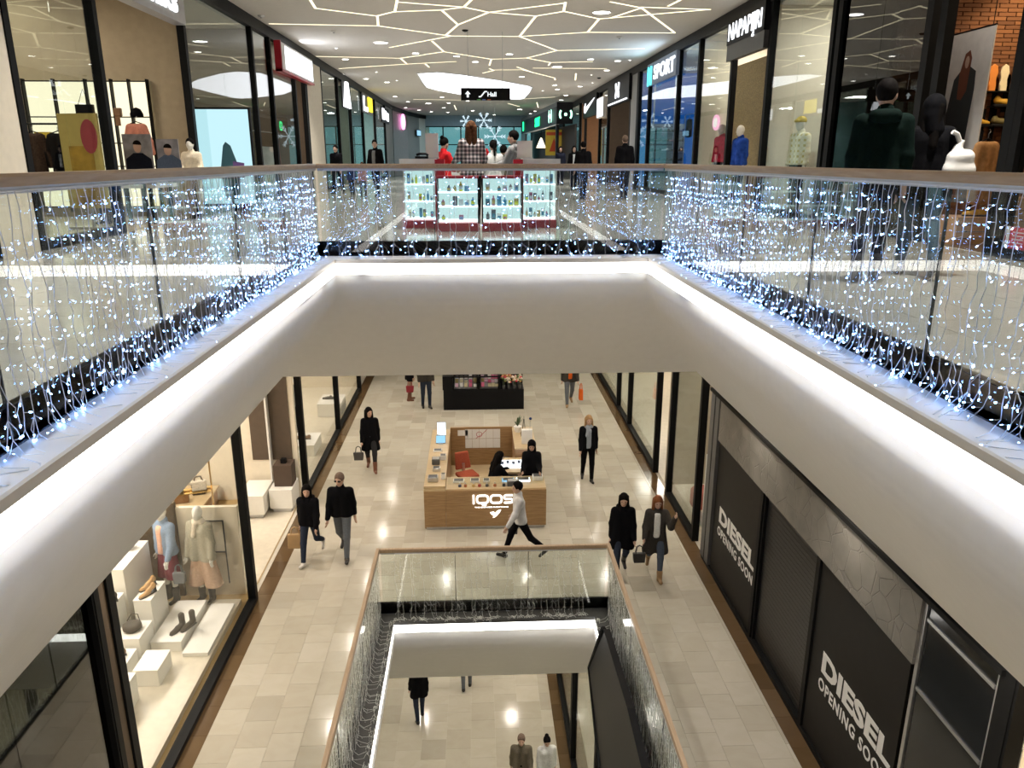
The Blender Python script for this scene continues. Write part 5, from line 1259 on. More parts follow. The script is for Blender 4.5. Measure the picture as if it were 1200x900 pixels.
for n, (x0, x1, y0, zt) in enumerate(bays):
    nm = ('far left', 'middle left', 'middle right', 'far right')[n]
    ub('base', x0, x1, y0, y0 + .4, 0, .13, REDL); ub('case_back', x0 + .02, x1 - .02, y0 + .37, y0 + .4, .13, zt, CASEB)
    ub('case_side', x0, x0 + .02, y0, y0 + .4, .13, zt, WHITE if n in (0, 3) else BLACKM); ub('case_side', x1 - .02, x1, y0, y0 + .4, .13, zt, WHITE if n in (0, 3) else BLACKM)
    ub('top', x0, x1, y0, y0 + .4, zt, zt + .04, REDL if n in (1, 2) else WHITE)
    ub('glass_door', x0 + .02, x1 - .02, y0, y0 + .006, .15, zt, gd)
    for j in range(3):
        z = .15 + j * (zt - .15) / 3
        ub('shelf', x0 + .02, x1 - .02, y0 + .02, y0 + .37, z, z + .02, SHELF)
        k = 7 if n in (0, 3) else 6
        for i in range(k):
            if r.random() < .15: continue
            w = (x1 - x0 - .1) / k; x = x0 + .05 + w * (i + .5)
            o = empty('packaged_article', (x, y0 + .16, z + .021), 0, 'small packaged article on a lit shelf of the %s showcase' % nm, 'article', 'articles in the %s showcase' % nm)
            h = r.uniform(.08, .17); m_ = WARES[r.randrange(8)]
            if r.random() < .4: MB().lathe([(w * .3, 0), (w * .3, h * .7), (w * .12, h * .8), (w * .12, h)], 8).build('body', m_, o)
            else: MB().box(-w * .38, w * .38, -.04, .04, 0, h).build('body', m_, o)
            MB().box(-w * .28, w * .28, -.0425, -.0405, h * .2, h * .6).build('print', WARES[(r.randrange(8))], o)
for x0, x1 in ((-1.28, -.68), (.80, 1.44)): ub('upper_counter', x0, x1, 13.5, 14.1, 1.04, 1.15, WHITE)
for x0, x1 in ((-.68, -.52), (.64, .80)): ub('red_post', x0, x1, 13.4, 13.6, .0, 1.14, REDL)
ub('rear_counter', -1.28, 1.44, 15.6, 15.9, 0, 1.05, WHITE); ub('side_wall', -1.28, -1.22, 14.1, 15.6, 0, 1.05, WHITE); ub('side_wall', 1.38, 1.44, 14.1, 15.6, 0, 1.05, WHITE)
a = aty(506, 172, 13.9); o = empty('white_panel', (a.x, 13.95, 1.15), 0, 'upright white panel on the left end of the upper kiosk', 'panel'); MB().box(-.11, .11, -.02, .02, 0, .42).build('board', PAPER, o); MB().box(-.12, .12, -.06, .06, 0, .02).build('foot', STEEL, o)
a = aty(615, 172, 13.9); o = empty('white_panel', (a.x, 13.95, 1.15), 0, 'upright white panel on the right end of the upper kiosk', 'panel'); MB().box(-.13, .13, -.02, .02, 0, .30).build('board', PAPER, o); MB().box(-.14, .14, -.06, .06, 0, .02).build('foot', STEEL, o)
a = aty(495, 186, 13.7); o = empty('telephone', (a.x, 13.7, 1.15), 0, 'small black telephone on the left counter of the upper kiosk', 'telephone'); MB().box(-.12, .1, -.07, .07, 0, .04).build('base', BLACK, o); MB().tube([(-.1, 0, .06), (-.05, 0, .08), (.06, 0, .08), (.1, 0, .05)], .022, 6).build('handset', BLACK, o)
# ------------------------------------------------------------------ people on the upper floor
def up(px, ytop, Y, rz, fem, label, X=None, **k):
    p = aty(px, ytop, Y); return figure('person', (p.x if X is None else X, Y, 0), rz, p.z, fem, label=label, **k)
PLAID = plaid('plaid_flannel', (.03, .03, .035), (.22, .19, .19), (.62, .56, .54), 15)
up(552, 143, 14.25, .1, True, 'woman with long brown hair in a black and white plaid shirt at the upper kiosk', top=PLAID, coat=.05, bulk=1.0, bottom=BLKC, hair=HBRN, hairstyle='long', arms=((.3, .3, 1.0), (.3, .25, .9)), res=.014)
up(520, 162, 15.05, -1.0, True, 'person in red with a dark hair bun left of the plaid shirt woman', top=REDC, bottom=BLKC, hair=HBLK, hairstyle='bun', head=(.2, .1), arms=((.5, .1, .8), (.5, .1, .8)))
up(578, 165, 15.2, .2, True, 'child in a white top with a dark ponytail at the upper kiosk', top=WSH, bottom=DJEANS, hair=HBLK, hairstyle='tail')
up(590, 171, 15.35, -.5, True, 'small dark haired child between the ponytail child and the grey hooded man', top=TAUPE, bottom=DJEANS, hair=HBLK, hairstyle='short')
up(602, 154, 14.4, 1.2, False, 'man in a grey hooded sweater looking left at the upper kiosk', top=GREYH, bottom=BLKC, hair=HBLK, hood=(GREYH, 'down'), arms=((.5, .1, .9), (.5, .1, .9)), res=.016)
p = aty(569, 178, 14.2); o = empty('toy_flower', (p.x, 14.55, p.z - .12), 0, 'pink red toy flower held up beside the plaid shirt woman', 'toy'); MB().tube([(0, 0, 0), (0, 0, .1)], .008, 5).build('stem', LEAF, o)
for k in range(6): MB().ell((.04 * math.cos(k * 1.05), .0, .12 + .04 * math.sin(k * 1.05)), (.03, .02, .03), 6, 4).build('petal', REDC, o)
up(393, 170, 27.0, PI - .3, False, 'man in a black jacket at the far left beside the shopfronts', top=BLKC, bulk=1.3, bottom=DKNAVY, hair=HBLK, **walk(.25, .3, 1))
up(411, 193, 25.4, PI, True, 'small child in blue between the two men at the far left', top=BLUEC, bottom=DKNAVY, hair=HBRN, **walk(.2, .3, -1))
up(424, 190, 25.3, PI, True, 'small child in a pale pink coat beside the dark jacketed man at the far left', top=PINKC, coat=.1, bottom=GJEANS, hair=HBRN, hairstyle='bob', **walk(.2, .3, 1))
up(439, 164, 25.3, PI - .4, False, 'man in an open dark jacket with a striped shirt at the far left', top=BLKC, bulk=1.3, front=GREYH, bottom=DKNAVY, hair=HBLK, head=(.5, 0), **walk(.2, .3, -1))
up(657, 172, 35, PI, True, 'person in a dark coat far away in front of the green lettered shop', top=DKNAVY, coat=.1, bottom=DKNAVY, hair=HBLK, hairstyle='bob')
up(673, 171, 30, PI, True, 'woman in an open dark coat with a white blouse far on the right', top=BLKC, coat=.15, front=WSH, bottom=DKNAVY, hair=HBLK, hairstyle='bob', **walk(.2, .3, 1))
up(684, 166, 23, .1, False, 'dark dressed man seen from behind far on the right', top=BLKC, bulk=1.4, bottom=DKNAVY, hair=HBLK, **walk(.22, .3, 1))
up(733, 159, 23.4, .0, False, 'balding man in a wide black coat before the dark shop entrance', top=BLKC, coat=.1, bulk=1.6, bottom=DKNAVY, hair=HGRY, **walk(.2, .3, 1))
o, hd = up(1042, 94, 7.4, -.35, False, 'young man in a dark green hooded sweater at the near right, seen from behind', top=DGREEN, coat=.02, bulk=1.35, bottom=DKNAVY, hair=HBLK, hood=(DGREEN, 'down'), head=(-.35, 0), res=.012, **walk(.15, .2, 1))
o, hd = up(1098, 113, 7.7, -.25, True, 'woman in a black hooded coat at the near right carrying a white bag', top=BLKC, coat=.12, bulk=1.5, bottom=cloth('teal_denim', (.05, .075, .10)), hair=HBLK, hairstyle='long', head=(-.5, .1), hood=(BLKC, 'up'), arms=((-.1, .15, .3), (.25, .3, .9)), legs=((.2, .1), (-.3, .3)), res=.012)
p = aty(1123, 195, 7.55); o = empty('shopping_bag', (p.x, 7.55, .98), 0, 'white plastic bag carried by the woman in the black hooded coat', 'bag'); o.scale = (1.2, 1.2, 1.1)
S = SDF(.05); S.cap((-.06, 0, .06), (.07, 0, .06), .07); S.cap((-.04, 0, .16), (.05, 0, .17), .065); S.cap((-.03, 0, .25), (.0, 0, .30), .03, .02); link('bag_body', S.mesh('bag_body', .014, PAPER), o)
MB().tube([(-.02, 0, .30), (-.05, 0, .36), (-.09, 0, .38)], .02, 6).build('handle', PAPER, o)
# ------------------------------------------------------------------ shop signs of the upper floor
SIGNW = glow('lit_white_sign', (.93, .96, 1), 1.9); CYAN = glow('lit_cyan_sign', (.1, .85, .9), 2.2)
SILV = mat('silver_sign_box', (.45, .45, .47), .35, .3)
# left: box sign over the entrance (letters read from near to far)
o = empty('shop_sign', (XL + .12, 15.2, 3.62), 0, 'silver box sign with lit white letters over the left shop entrance', 'sign')
MB().box(-.2, .04, -1.4, 1.25, 0, .72).build('sign_box', SILV, o, bevel=.01)
text_mesh('umiks', .62, SIGNW, 'lettering', o, (.045, -1.1, .16), (0, 1, 0), (0, 0, 1), .03, .012, sx=1.35)
o = empty('shop_sign', (XL + .15, 26.3, 3.55), 0, 'white light box sign in a red frame on the left shopfronts', 'sign')
MB().box(-.1, .06, -2.45, 2.1, .06, .8).build('light_box', WHITE, o); MB().box(.061, .075, -1.9, 2.0, .12, .74).build('lit_face', SIGNW, o)
MB().box(-.1, .09, -2.5, -2.42, 0, .82).build('frame', REDL, o); MB().box(-.1, .09, -2.5, 2.1, 0, .06).build('frame', REDL, o)
lamp('AREA', (XL + .3, 26.3, 3.95), 60, (.85, .9, 1), 4, .6, rot=(0, R(-90), 0))
o = empty('shop_sign', (XL + .1, 36, 3.3), 0, 'lit white tapering sign far along the left shopfronts', 'sign'); MB().prism([(0, -.9, 0), (0, .9, 0), (0, .35, 1.05), (0, -.2, 1.05)], (.08, 0, 0)).build('lit_face', SIGNW, o); MB().box(-.05, .0, -1.0, 1.0, -.04, 1.05).build('back_plate', BLACK, o)
YELL = glow('lit_yellow_sign', (1, .8, .05), 1.6); PINKL = glow('lit_pink_sign', (1, .35, .75), 2.2)
o = empty('shop_sign', (XL + .1, 43, 3.4), 0, 'lit sign with a white letter and a yellow square far on the left', 'sign'); MB().box(-.05, .0, -1.9, 1.9, 0, .95).build('back_plate', DGREY, o); m = MB(); stroke(m, [(-1.5, .8), (-1.5, .2), (-.2, .2)], .22, (Vector((0, 0, 0)), Vector((0, 1, 0)), Vector((0, 0, 1))), .06); m.build('lettering', SIGNW, o); MB().box(.0, .06, .1, 1.6, .15, .85).build('yellow_square', YELL, o)
o = empty('shop_sign', (XL + .1, 51, 3.3), 0, 'lit white block sign before the pink stone wall far on the left', 'sign'); MB().box(-.05, 0, -1.8, 2.2, 0, .9).build('back_plate', BLACK, o)
for k in range(3): MB().box(.0, .05, -1.5 + k * 1.2, -.6 + k * 1.2, .15 + .05 * (k % 2), .8 - .08 * k).build('lettering', SIGNW, o)
p = Vector((-5.32, 60.0, 3.75)); o = empty('shop_sign', p, R(-8), 'round lit pink sign at the far end of the left wall', 'sign'); m = MB(); m.lathe([(.55, 0), (.55, .1)], 20); mm = m.build('lit_ring', PINKL, o); mm.rotation_euler = (0, R(90), 0); m = MB(); m.lathe([(.35, .1), (.35, .12)], 16); mm = m.build('lit_centre', SIGNW, o); mm.rotation_euler = (0, R(90), 0)
o = empty('screen', (-4.62, 65.8, 2.9), R(-12), 'small blue lit screen at the far end of the left wall', 'screen'); MB().box(0, .08, -.6, .6, 0, .5).build('casing', BLACK, o); MB().box(.081, .09, -.55, .55, .05, .45).build('display', SCRB, o)
# right side signs: face -x, read from far to near (right = -y)
def rsign(y, z, label): return empty('shop_sign', (XR - .12, y, z), 0, label, 'sign')
o = rsign(19.0, 3.45, 'black sign with large lit white brand lettering over the gold panelled entrance'); MB().box(-.06, .1, -1.3, 1.25, .36, .95).build('sign_board', BLACK, o); MB().box(-.04, .1, -1.3, 1.25, 0, .36).build('lintel', DGREY, o)
t = text_mesh('NAPAPIJRI', .55, SIGNW, 'lettering', o, (-.062, 1.15, .45), (0, -1, 0), (0, 0, 1), .03, .0); b = [v.co.y for v in t.data.vertices]; k = 2.25 / (max(b) - min(b))
for v in t.data.vertices: v.co.y = 1.15 + (v.co.y - 1.15) * k
o = rsign(27.4, 3.75, 'glowing white sign with a cyan first letter over the blue shoe shop'); MB().box(-.04, .06, -2.1, 2.1, -.1, .62).build('sign_board', mat('pale_blue_board', (.25, .3, .4), .5), o)
t = text_mesh('SPORT', .62, SIGNW, 'lettering', o, (-.045, 1.0, .05), (0, -1, 0), (0, 0, 1), .04, .012); b = [v.co.y for v in t.data.vertices]; k = 2.9 / (max(b) - min(b))
for v in t.data.vertices: v.co.y = 1.0 + (v.co.y - 1.0) * k
text_mesh('N', .8, CYAN, 'lettering', o, (-.045, 1.95, -.06), (0, -1, 0), (0, 0, 1), .05, .04)
lamp('AREA', (XR - .3, 27.4, 4.0), 45, (.5, .75, 1), .5, 3.5, rot=(0, R(90), 0))
def ua(o, cy, cz, s, dep=.04):
    for sg in (1, -1):
        m = MB(); pts = [(math.cos(R(a)) * .5 * s, (sg * (.42 - .44 * math.sin(R(a)) ** 1 * 1.0)) * s) for a in range(0, 181, 12)]
        stroke(m, pts, .24 * s, (Vector((-.061, cy, cz)), Vector((0, -1, 0)), Vector((0, 0, 1))), dep); m.build('emblem', SIGNW, o)
o = rsign(35.4, 3.45, 'black sign with a lit white interlocked emblem on the right shopfronts'); MB().box(-.06, .1, -2.6, 2.6, 0, 1.0).build('sign_board', BLACK, o); ua(o, 0, .55, .72); MB().box(-.1, -.06, -2.3, 2.3, .05, .1).build('lit_line', SIGNW, o)
o = rsign(40.0, 3.1, 'lit white box sign between two black signs on the right'); MB().box(-.1, .06, -1.0, 1.0, 0, .95).build('light_box', WHITE, o); MB().box(-.11, -.101, -.95, .95, .05, .9).build('lit_face', SIGNW, o)
o = rsign(44.0, 3.35, 'black sign with a lit white curved tick on the right shopfronts'); MB().box(-.06, .1, -2.5, 2.5, 0, 1.05).build('sign_board', BLACK, o)
m = MB(); poly2(m, [(-1.9, .32), (-1.82, .10), (-1.55, .02), (-1.0, .12), (1.9, .62), (-.9, .34), (-1.35, .30), (-1.5, .36), (-1.45, .55)], (Vector((-.061, 0, .22)), Vector((0, -1, 0)), Vector((0, 0, 1))), .04); m.build('tick_emblem', SIGNW, o)
# pharmacy corner
ph = empty('corner_shopfront', PH0, label='black corner shopfront with green lit lettering at the far right', cat='shopfront')
d = (PH1 - PH0); L = d.length; d.normalize(); n = Vector((-d.y, d.x, 0)); 
if n.x > 0: n = -n
def pb(nm, t0, t1, z0, z1, m, o0=0., o1=.15):
    q = [d * t0 - n * o0, d * t1 - n * o0, d * t1 - n * o1, d * t0 - n * o1]; return MB().prism([Vector((v.x, v.y, z0)) for v in q], (0, 0, z1 - z0)).build(nm, m, ph)
pb('fascia', 0, L, 3.1, 4.05, BLACK); pb('top_band', 0, L, 4.05, 4.3, DGREY); pb('light_line', 0, L * .9, 3.04, 3.09, mat('pale_line', (.6, .6, .55), .5))
pb('back_wall', 0, L, 0, 3.1, mat('dark_shop_back', (.025, .022, .02), .7), 1.1, 1.2); pb('corner_post', 0, .35, 0, 3.1, BLACK); pb('end_panel', L - 3, L, 0, 3.1, DGREY)
MB().box(0, .95, -.0, .15, 3.1, 4.3).build('side_fascia', BLACK, ph)
MB().prism([(0, 0, 0), (1.2, 0, 0), (1.2, .1, 0), (0, .1, 0)], (0, 0, .01)).build('threshold', BLACK, ph)
def pt(t, z, off=.0): return d * t + n * off + Vector((0, 0, z))
def para(ptc, s_, rgt):
    for sg in (1, -1):
        m = MB(); stroke(m, [(sg * (.5 - .28 * math.cos(R(a))) * s_ * -1 + sg * .9 * s_, .5 * math.sin(R(a)) * s_) for a in range(-60, 61, 15)], .2 * s_, (ptc, rgt, Vector((0, 0, 1))), .03); m.build('emblem', GREENW, ph)
    m = MB(); m.ell((0, 0, 0), (.18 * s_, .18 * s_, .18 * s_)); q = m.build('emblem', GREENW, ph); q.location = ptc
para(pt(2.2, 3.62, .06), .75, -d); para(Vector((.52, -.05, 3.62)), .5, Vector((1, 0, 0)))
t = text_mesh('SMART', .8, GREENL, 'lettering', ph, pt(10.0, 3.3, .03), -d, (0, 0, 1), .04, .02)
m = MB(); stroke(m, rrect(.5, .55, .1), .14, (pt(17.5, 3.62, .03), -d, Vector((0, 0, 1))), .04, True); m.build('emblem', GREENL, ph)
YPOS = mat('yellow_poster', (.6, .42, .03), .6); ORP = mat('orange_print', (.5, .06, .01), .6)
p = PH0 + d * 5 - n * .6; o = empty('poster', (p.x, p.y, 1.35), 0, 'yellow poster with a red triangle in the far black corner shop', 'poster'); MB().box(-.55, .55, -.02, 0, 0, 1.6).build('sheet', YPOS, o); MB().prism([(-.3, -.025, .25), (.3, -.025, .25), (0, -.025, 1.1)], (0, .004, 0)).build('triangle_print', ORP, o); MB().box(-.5, .5, -.024, -.021, 1.25, 1.45).build('heading_print', ORP, o)
p = PH0 + d * 11 - n * .55; o = empty('shop_lamp', (p.x, p.y, 1.9), 0, 'small warm cone lamp in the far black corner shop', 'lamp'); MB().lathe([(.35, 0), (.05, .7)], 12).build('shade', glow('warm_cone', (1, .85, .65), 2), o); MB().tube([(0, 0, .7), (0, 0, 1.2)], .02, 5).build('cord', BLACK, o)
lamp('POINT', (p.x + .3, p.y - 1, 2.3), 60, WARM, .1)
# hanging direction sign
o = empty('direction_sign', aty(569, 110.5, 24), 0, 'black hanging direction sign with white arrow and lettering below the ceiling panel', 'sign')
MB().box(-.72, .72, -.05, .05, -.17, .17).build('sign_board', BLACK, o)
for x in (-.5, .5): MB().tube([(x, 0, .17), (x, 0, CEIL2 - o.location.z)], .008, 5).build('rod', STEEL, o)
WP = glow('lit_pictogram', (.9, .97, 1), 1.2)
m = MB(); poly2(m, [(-.6, .0), (-.52, .09), (-.44, 0), (-.49, 0), (-.49, -.09), (-.55, -.09), (-.55, 0)], (Vector((0, -.052, 0)), Vector((1, 0, 0)), Vector((0, 0, 1))), .004); m.build('arrow_print', WP, o)
m = MB(); stroke(m, [(-.2, -.07), (-.14, -.07), (-.02, .07), (.04, .07)], .035, (Vector((0, -.052, 0)), Vector((1, 0, 0)), Vector((0, 0, 1))), .004); m.build('pictogram', WP, o)
text_mesh('Hall', .17, WP, 'lettering', o, (.05, -.054, -.06), (1, 0, 0), (0, 0, 1), .004, .004)
for i, c in enumerate(((.1, .5, .1), (.1, .2, .6), (.6, .15, .05))): MB().box(-.25 + i * .15, -.15 + i * .15, -.052, -.05, -.165, -.14).build('colour_mark', mat('mark_%d' % i, c, .6), o)
# snow flake decorations at the far end
FL = glow('flake_lights', (.7, .9, 1), .9)
for i, (px, py, rr) in enumerate(((567, 141, .55), (580, 160, .75), (546, 142, .4))):
    o = empty('snowflake', aty(px, py, 56), 0, '%s lit snowflake ornament hanging at the far end of the hall' % ('upper', 'lower large', 'small left')[i], 'ornament')
    for k in range(6):
        a = k * PI / 3; e = Vector((math.cos(a), 0, math.sin(a))) * rr; b = MB(); b.tube([(0, 0, 0), e], .035, 4)
        for t_ in (.5, .75):
            for s_ in (-.6, .6): b.tube([e * t_, e * t_ + Vector((math.cos(a + s_), 0, math.sin(a + s_))) * rr * .28], .03, 4)
        b.build('arm', FL, o)
    MB().tube([(0, 0, rr), (0, 0, max(rr + .05, CEIL2 - o.location.z))], .01, 4).build('cord', STEEL, o)
# ------------------------------------------------------------------ contents of the near left upper shop
LITP = glow('lit_shelf_back', (1, .90, .62), 1.15)
gw = empty('lit_wall_grid', (-7.68, 16.66, 0), label='backlit wall shelving with a black grid in the near left upper shop', cat='shelving')
gx = [-1.2, -.62, .0, .50, .84, 1.2]
zs = [.2, 1.0, 1.45, 1.95, 2.62]
for a, b in zip(gx, gx[1:]):
    for c, e in zip(zs, zs[1:]): MB().box(a + .01, b - .01, -.01, 0, c + .01, e - .01).build('lit_panel', LITP, gw)
for x in gx: MB().box(x - .014, x + .014, -.12, 0, .1, 2.66).build('upright', BLACKM, gw)
for z in zs: MB().box(gx[0], gx[-1], -.10, -.0, z - .009, z + .009).build('shelf_bar', BLACKM, gw)
def garment(loc, rz, m, label, long=.0, cat='jacket', h=1.75):
    o = empty('hanging_jacket', loc, rz, label, cat); S = SDF(.035); z0 = -1.42
    for sd in (-1, 1):
        S.cap((sd * .07, 0, 1.33 + z0), (sd * .08, 0, .95 - long + z0), .09, .10)
        S.cap((sd * .15, 0, 1.37 + z0), (sd * .23, 0, 1.1 + z0), .06, .055); S.cap((sd * .23, 0, 1.1 + z0), (sd * .25, .03, .88 + z0), .055, .05)
    S.cap((-.12, 0, 1.38 + z0), (.12, 0, 1.38 + z0), .06)
    link('jacket_body', S.mesh('jacket_body', .02, m), o); MB().tube([(-.17, 0, -.0), (0, 0, .06), (.17, 0, 0)], .01, 5).build('hanger', BLACKM, o); MB().tube([(0, 0, .06), (0, 0, .12), (.03, 0, .15), (.0, 0, .18)], .006, 5).build('hook', STEEL, o)
    return o
rk = empty('clothes_rack', (-7.7, 14.9, 0), label='black clothes rack in the near left upper shop', cat='rack')
for x in (-.6, .75): MB().tube([(x, 0, 0), (x, 0, 1.75)], .02, 6).build('post', BLACKM, rk)
MB().tube([(-.6, 0, 1.75), (.75, 0, 1.75)], .018, 6).build('rail', BLACKM, rk)
for x in (-.6, .75): MB().box(x - .03, x + .03, -.25, .25, 0, .03).build('foot', BLACKM, rk)
garment((-7.95, 14.9, 1.57), 0, cloth('dark_brown_fur', (.05, .03, .022), var=.5), 'dark brown patterned jacket on the clothes rack', .25)
garment((-7.5, 14.9, 1.57), 0, BLKC, 'black coat hanging on the clothes rack', .3)
garment((-7.2, 14.9, 1.57), R(80), REDC, 'red garment at the right end of the clothes rack', .3)
SALM = cloth('salmon_jacket', (.55, .22, .15)); 
garment((-6.74, 16.46, 1.80), 0, SALM, 'salmon pink jacket hanging before the lit grid wall', .15)
o = empty('beanie', (-6.74, 16.55, 1.96), 0, 'small black knitted hat on the lit grid shelf', 'hat'); MB().lathe([(.12, 0), (.12, .06), (.08, .14), (.01, .17)], 12).build('hat_body', BLKC, o, smooth=True); MB().lathe([(.125, 0), (.125, .05)], 12).build('brim', BLKC, o)
o = empty('scarf', (-7.1, 16.55, 1.96), 0, 'folded brown scarf beside the black hat on the lit grid shelf', 'scarf'); MB().box(-.07, .07, -.05, .05, 0, .16).build('fold', SHN, o, bevel=.02); MB().box(-.05, .05, -.055, -.05, -.18, .0).build('fringe', SHN, o)
o = empty('handbag', (-7.72, 16.52, 1.96), 0, 'black bag on the lit grid wall shelf above the yellow poster', 'bag'); MB().box(-.17, .17, -.05, .05, 0, .22).build('bag_body', BLKC, o, bevel=.01); MB().tube([(-.12, 0, .22), (0, 0, .5), (.12, 0, .22)], .007, 5).build('strap', BLKC, o)
o = empty('box', (-8.6, 16.52, 1.46), 0, 'small yellow box on the lit grid wall shelf at the left', 'box'); MB().box(-.15, .15, -.06, .05, 0, .2).build('body', YPOS, o); MB().box(-.06, .06, -.062, -.061, .05, .15).build('print', SHN, o)
# yellow poster stand with red oval
o = empty('poster_stand', (-6.5, 13.6, 0), R(-12), 'yellow poster stand with a red oval near the door of the left upper shop', 'poster')
MB().box(-.36, .36, -.02, .02, .35, 1.86).build('sheet', mat('pale_yellow_poster', (.58, .45, .13), .6), o); MB().box(-.22, .22, -.024, -.021, .4, 1.35).build('photo_print', mat('gold_photo_print', (.45, .27, .03), .5, var=.5, scale=3), o)
m = MB(); m.prism([(.18 + .15 * math.cos(k * .35), -.026, 1.5 + .27 * math.sin(k * .35)) for k in range(18)], (0, .004, 0)); m.build('oval_print', mat('red_oval_print', (.42, .05, .07), .6), o); MB().box(-.38, .38, -.12, .12, .0, .04).build('foot', STEEL, o); MB().box(-.02, .02, 0.0, .04, .04, .4).build('leg', STEEL, o)
# standing cut posters with men in the door area
def manposter(loc, w, h, coatm, label, rz=0):
    o = empty('photo_poster', loc, rz, label, 'poster'); MB().box(-w / 2, w / 2, 0, .02, 0, h).build('sheet', mat('grey_photo_print', (.22, .21, .22), .6, var=.4, scale=5), o); f = (Vector((0, -.001, 0)), Vector((1, 0, 0)), Vector((0, 0, 1)))
    m = MB(); poly2(m, [(-.24, .02), (-.22, h * .5), (-.08, h * .62), (.08, h * .62), (.22, h * .5), (.24, .02)], f, .002); m.build('coat_print', coatm, o); m = MB(); poly2(m, [(.0 + .07 * math.cos(k * .5), h * .74 + .1 * math.sin(k * .5)) for k in range(12)], f, .003); m.build('face_print', SKIN, o); m = MB(); poly2(m, [(.075 * math.cos(k * .4 - .1), h * .79 + .075 * math.sin(k * .4 - .1)) for k in range(9)], f, .004); m.build('hair_print', HBLK, o)
    MB().box(-w / 2, w / 2, -.0, .1, -.04, 0).build('foot', STEEL, o); return o
a = aty(164, 196, 14.6); manposter((a.x, 14.6, .72), .5, .85, DKNAVY, 'grey photo poster of a man in a dark coat at the left shop door')
a = aty(199, 196, 15.2); manposter((a.x, 15.2, .75), .4, .75, cloth('steel_blue_cloth', (.10, .13, .19)), 'grey photo poster of a man in a blue shirt at the left shop door')
for q, lb in ((a, ''),):
    pass
tb = empty('display_table', (-6.3, 15.3, 0), 0, 'low table under the photo posters at the left shop door', 'table'); MB().box(-.45, .55, -.78, .3, .64, .70).build('top', WHITE, tb)
for x in (-.4, .4):
    for y in (-.64, .25): MB().box(x - .03, x + .03, y - .03, y + .03, 0, .64).build('leg', BLACKM, tb)
# light screen behind the black post
o = empty('advert_screen', (-5.42, 17.6, .7), 0, 'pale blue lit advert screen with a teal coat figure beside the black post', 'screen')
MB().box(-.58, .62, 0, .1, -.65, 1.5).build('casing', BLACKM, o); MB().box(-.54, .58, -.006, -.001, -.5, 1.46).build('lit_face', glow('pale_screen', (.55, .84, .92), .95), o)
m = MB(); poly2(m, [(-.1, -.4), (-.16, .2), (-.06, .72), (.0, .8), (.1, .72), (.26, .2), (.2, -.4)], (Vector((.05, -.007, 0)), Vector((1, 0, 0)), Vector((0, 0, 1))), .003); m.build('coat_print', mat('teal_coat_print', (.03, .10, .13), .7), o)
m = MB(); poly2(m, [(.1, .1), (.34, .06), (.36, .36), (.12, .4)], (Vector((.05, -.009, 0)), Vector((1, 0, 0)), Vector((0, 0, 1))), .003); m.build('bag_print', mat('violet_bag_print', (.12, .06, .2), .7), o)
p = aty(222, 163, 16.0)
figure('mannequin', (p.x, 16.0, 0), PI, p.z, True, top=cloth('cream_knit', (.75, .66, .5)), bottom=CREAMC, hair=HBLK, hairstyle='short', skin=MANN, face=False, arms=((.2, .15, 1.2), (.2, .15, 1.2)), label='mannequin with black hair in a cream outfit beside the lit screen', cat='mannequin')
# square ceiling lights and vents of that shop
for i, (px, py) in enumerate(((72, 12), (80, 23), (50, 41), (112, 73), (88, 77))):
    p = atz(px, py, 4.18) if py < 60 else atz(px, py, 4.18); p.x = max(p.x, -10.8); p.y = min(p.y, 16.2)
    if py > 60: continue
    o = empty('ceiling_panel_light', p, 0, 'square lit ceiling panel in the near left upper shop, %s' % ('nearest the hall', 'second from the hall', 'deepest inside')[i], 'ceiling light'); MB().box(-.42, .42, -.30, .30, -.03, .015).build('frame', DRIM, o); MB().box(-.39, .39, -.27, .27, -.034, -.031).build('diffuser', glow('panel_light', (1, .95, .8), 3), o)
# dark column inside second left shop, white counter lamp etc.
o = empty('display_shelf', (-8.2, 20.2, 0), 0, 'dim wooden display shelf behind the second left window', 'shelving')
for x in (-.9, .9): MB().box(x - .03, x + .03, -.2, .2, 0, 2.1).build('side', OLIVE, o)
for z in (.3, .9, 1.5, 2.07): MB().box(-.87, .87, -.2, .2, z, z + .03).build('shelf', OLIVE, o)
for i in range(6): small('carton', -8.8 + .24 * i, 20.2, 1.53, .16, .14, .2, (CREAM, WHITE, SHN)[i % 3], '%s carton on the dim wooden display shelf' % ('first', 'second', 'third', 'fourth', 'fifth', 'last')[i], 'box')
o = empty('entrance_sign', (XL - .6, 24.6, 0), R(90), 'white and red panel display inside the red framed shop', 'display'); MB().box(-1.0, 1.0, -.04, .04, .1, 1.5).build('panel', WHITE, o); MB().box(-1.0, 1.0, -.3, .3, 0, .1).build('foot', GREY, o); MB().box(1.02, 1.5, -.04, .04, .1, 2.4).build('red_panel', mat('brick_red_panel', (.25, .06, .04), .6), o)
# ------------------------------------------------------------------ brick shop at the near right
BRM = tilemat('brown_brick', [(.24, .095, .035), (.17, .065, .025), (.29, .12, .045), (.20, .08, .03), (.13, .05, .02)], .8)
bw = tag(MB().box(6.55, 10.5, 12.50, 12.54, 0, 4.25).build('wall_far', BRICKB), kind='structure')
bk = MB(); bk.box(-.132, .132, -.025, 0, 0, .05); bkm = bk.mesh('brick', BRM); rest = MB(); cnt = 0; z = 0; row = 0
while z < 4.2:
    x = 6.6 - (.14 if row % 2 else 0)
    while x < 10.4:
        if 7.0 < x + .1 < 8.75 and 1.75 < z < 3.9 and cnt < 295 and not (z > 3.45 and row % 1): o = link('brick', bkm, bw); o.location = (x + .14, 12.50, z); cnt += 1
        else: rest.box(x + .008, x + .272, 12.475, 12.5, z, z + .05)
        x += .28
    z += .06; row += 1
tag(rest.build('bricks', BRM, bw, fix=False), kind='stuff')
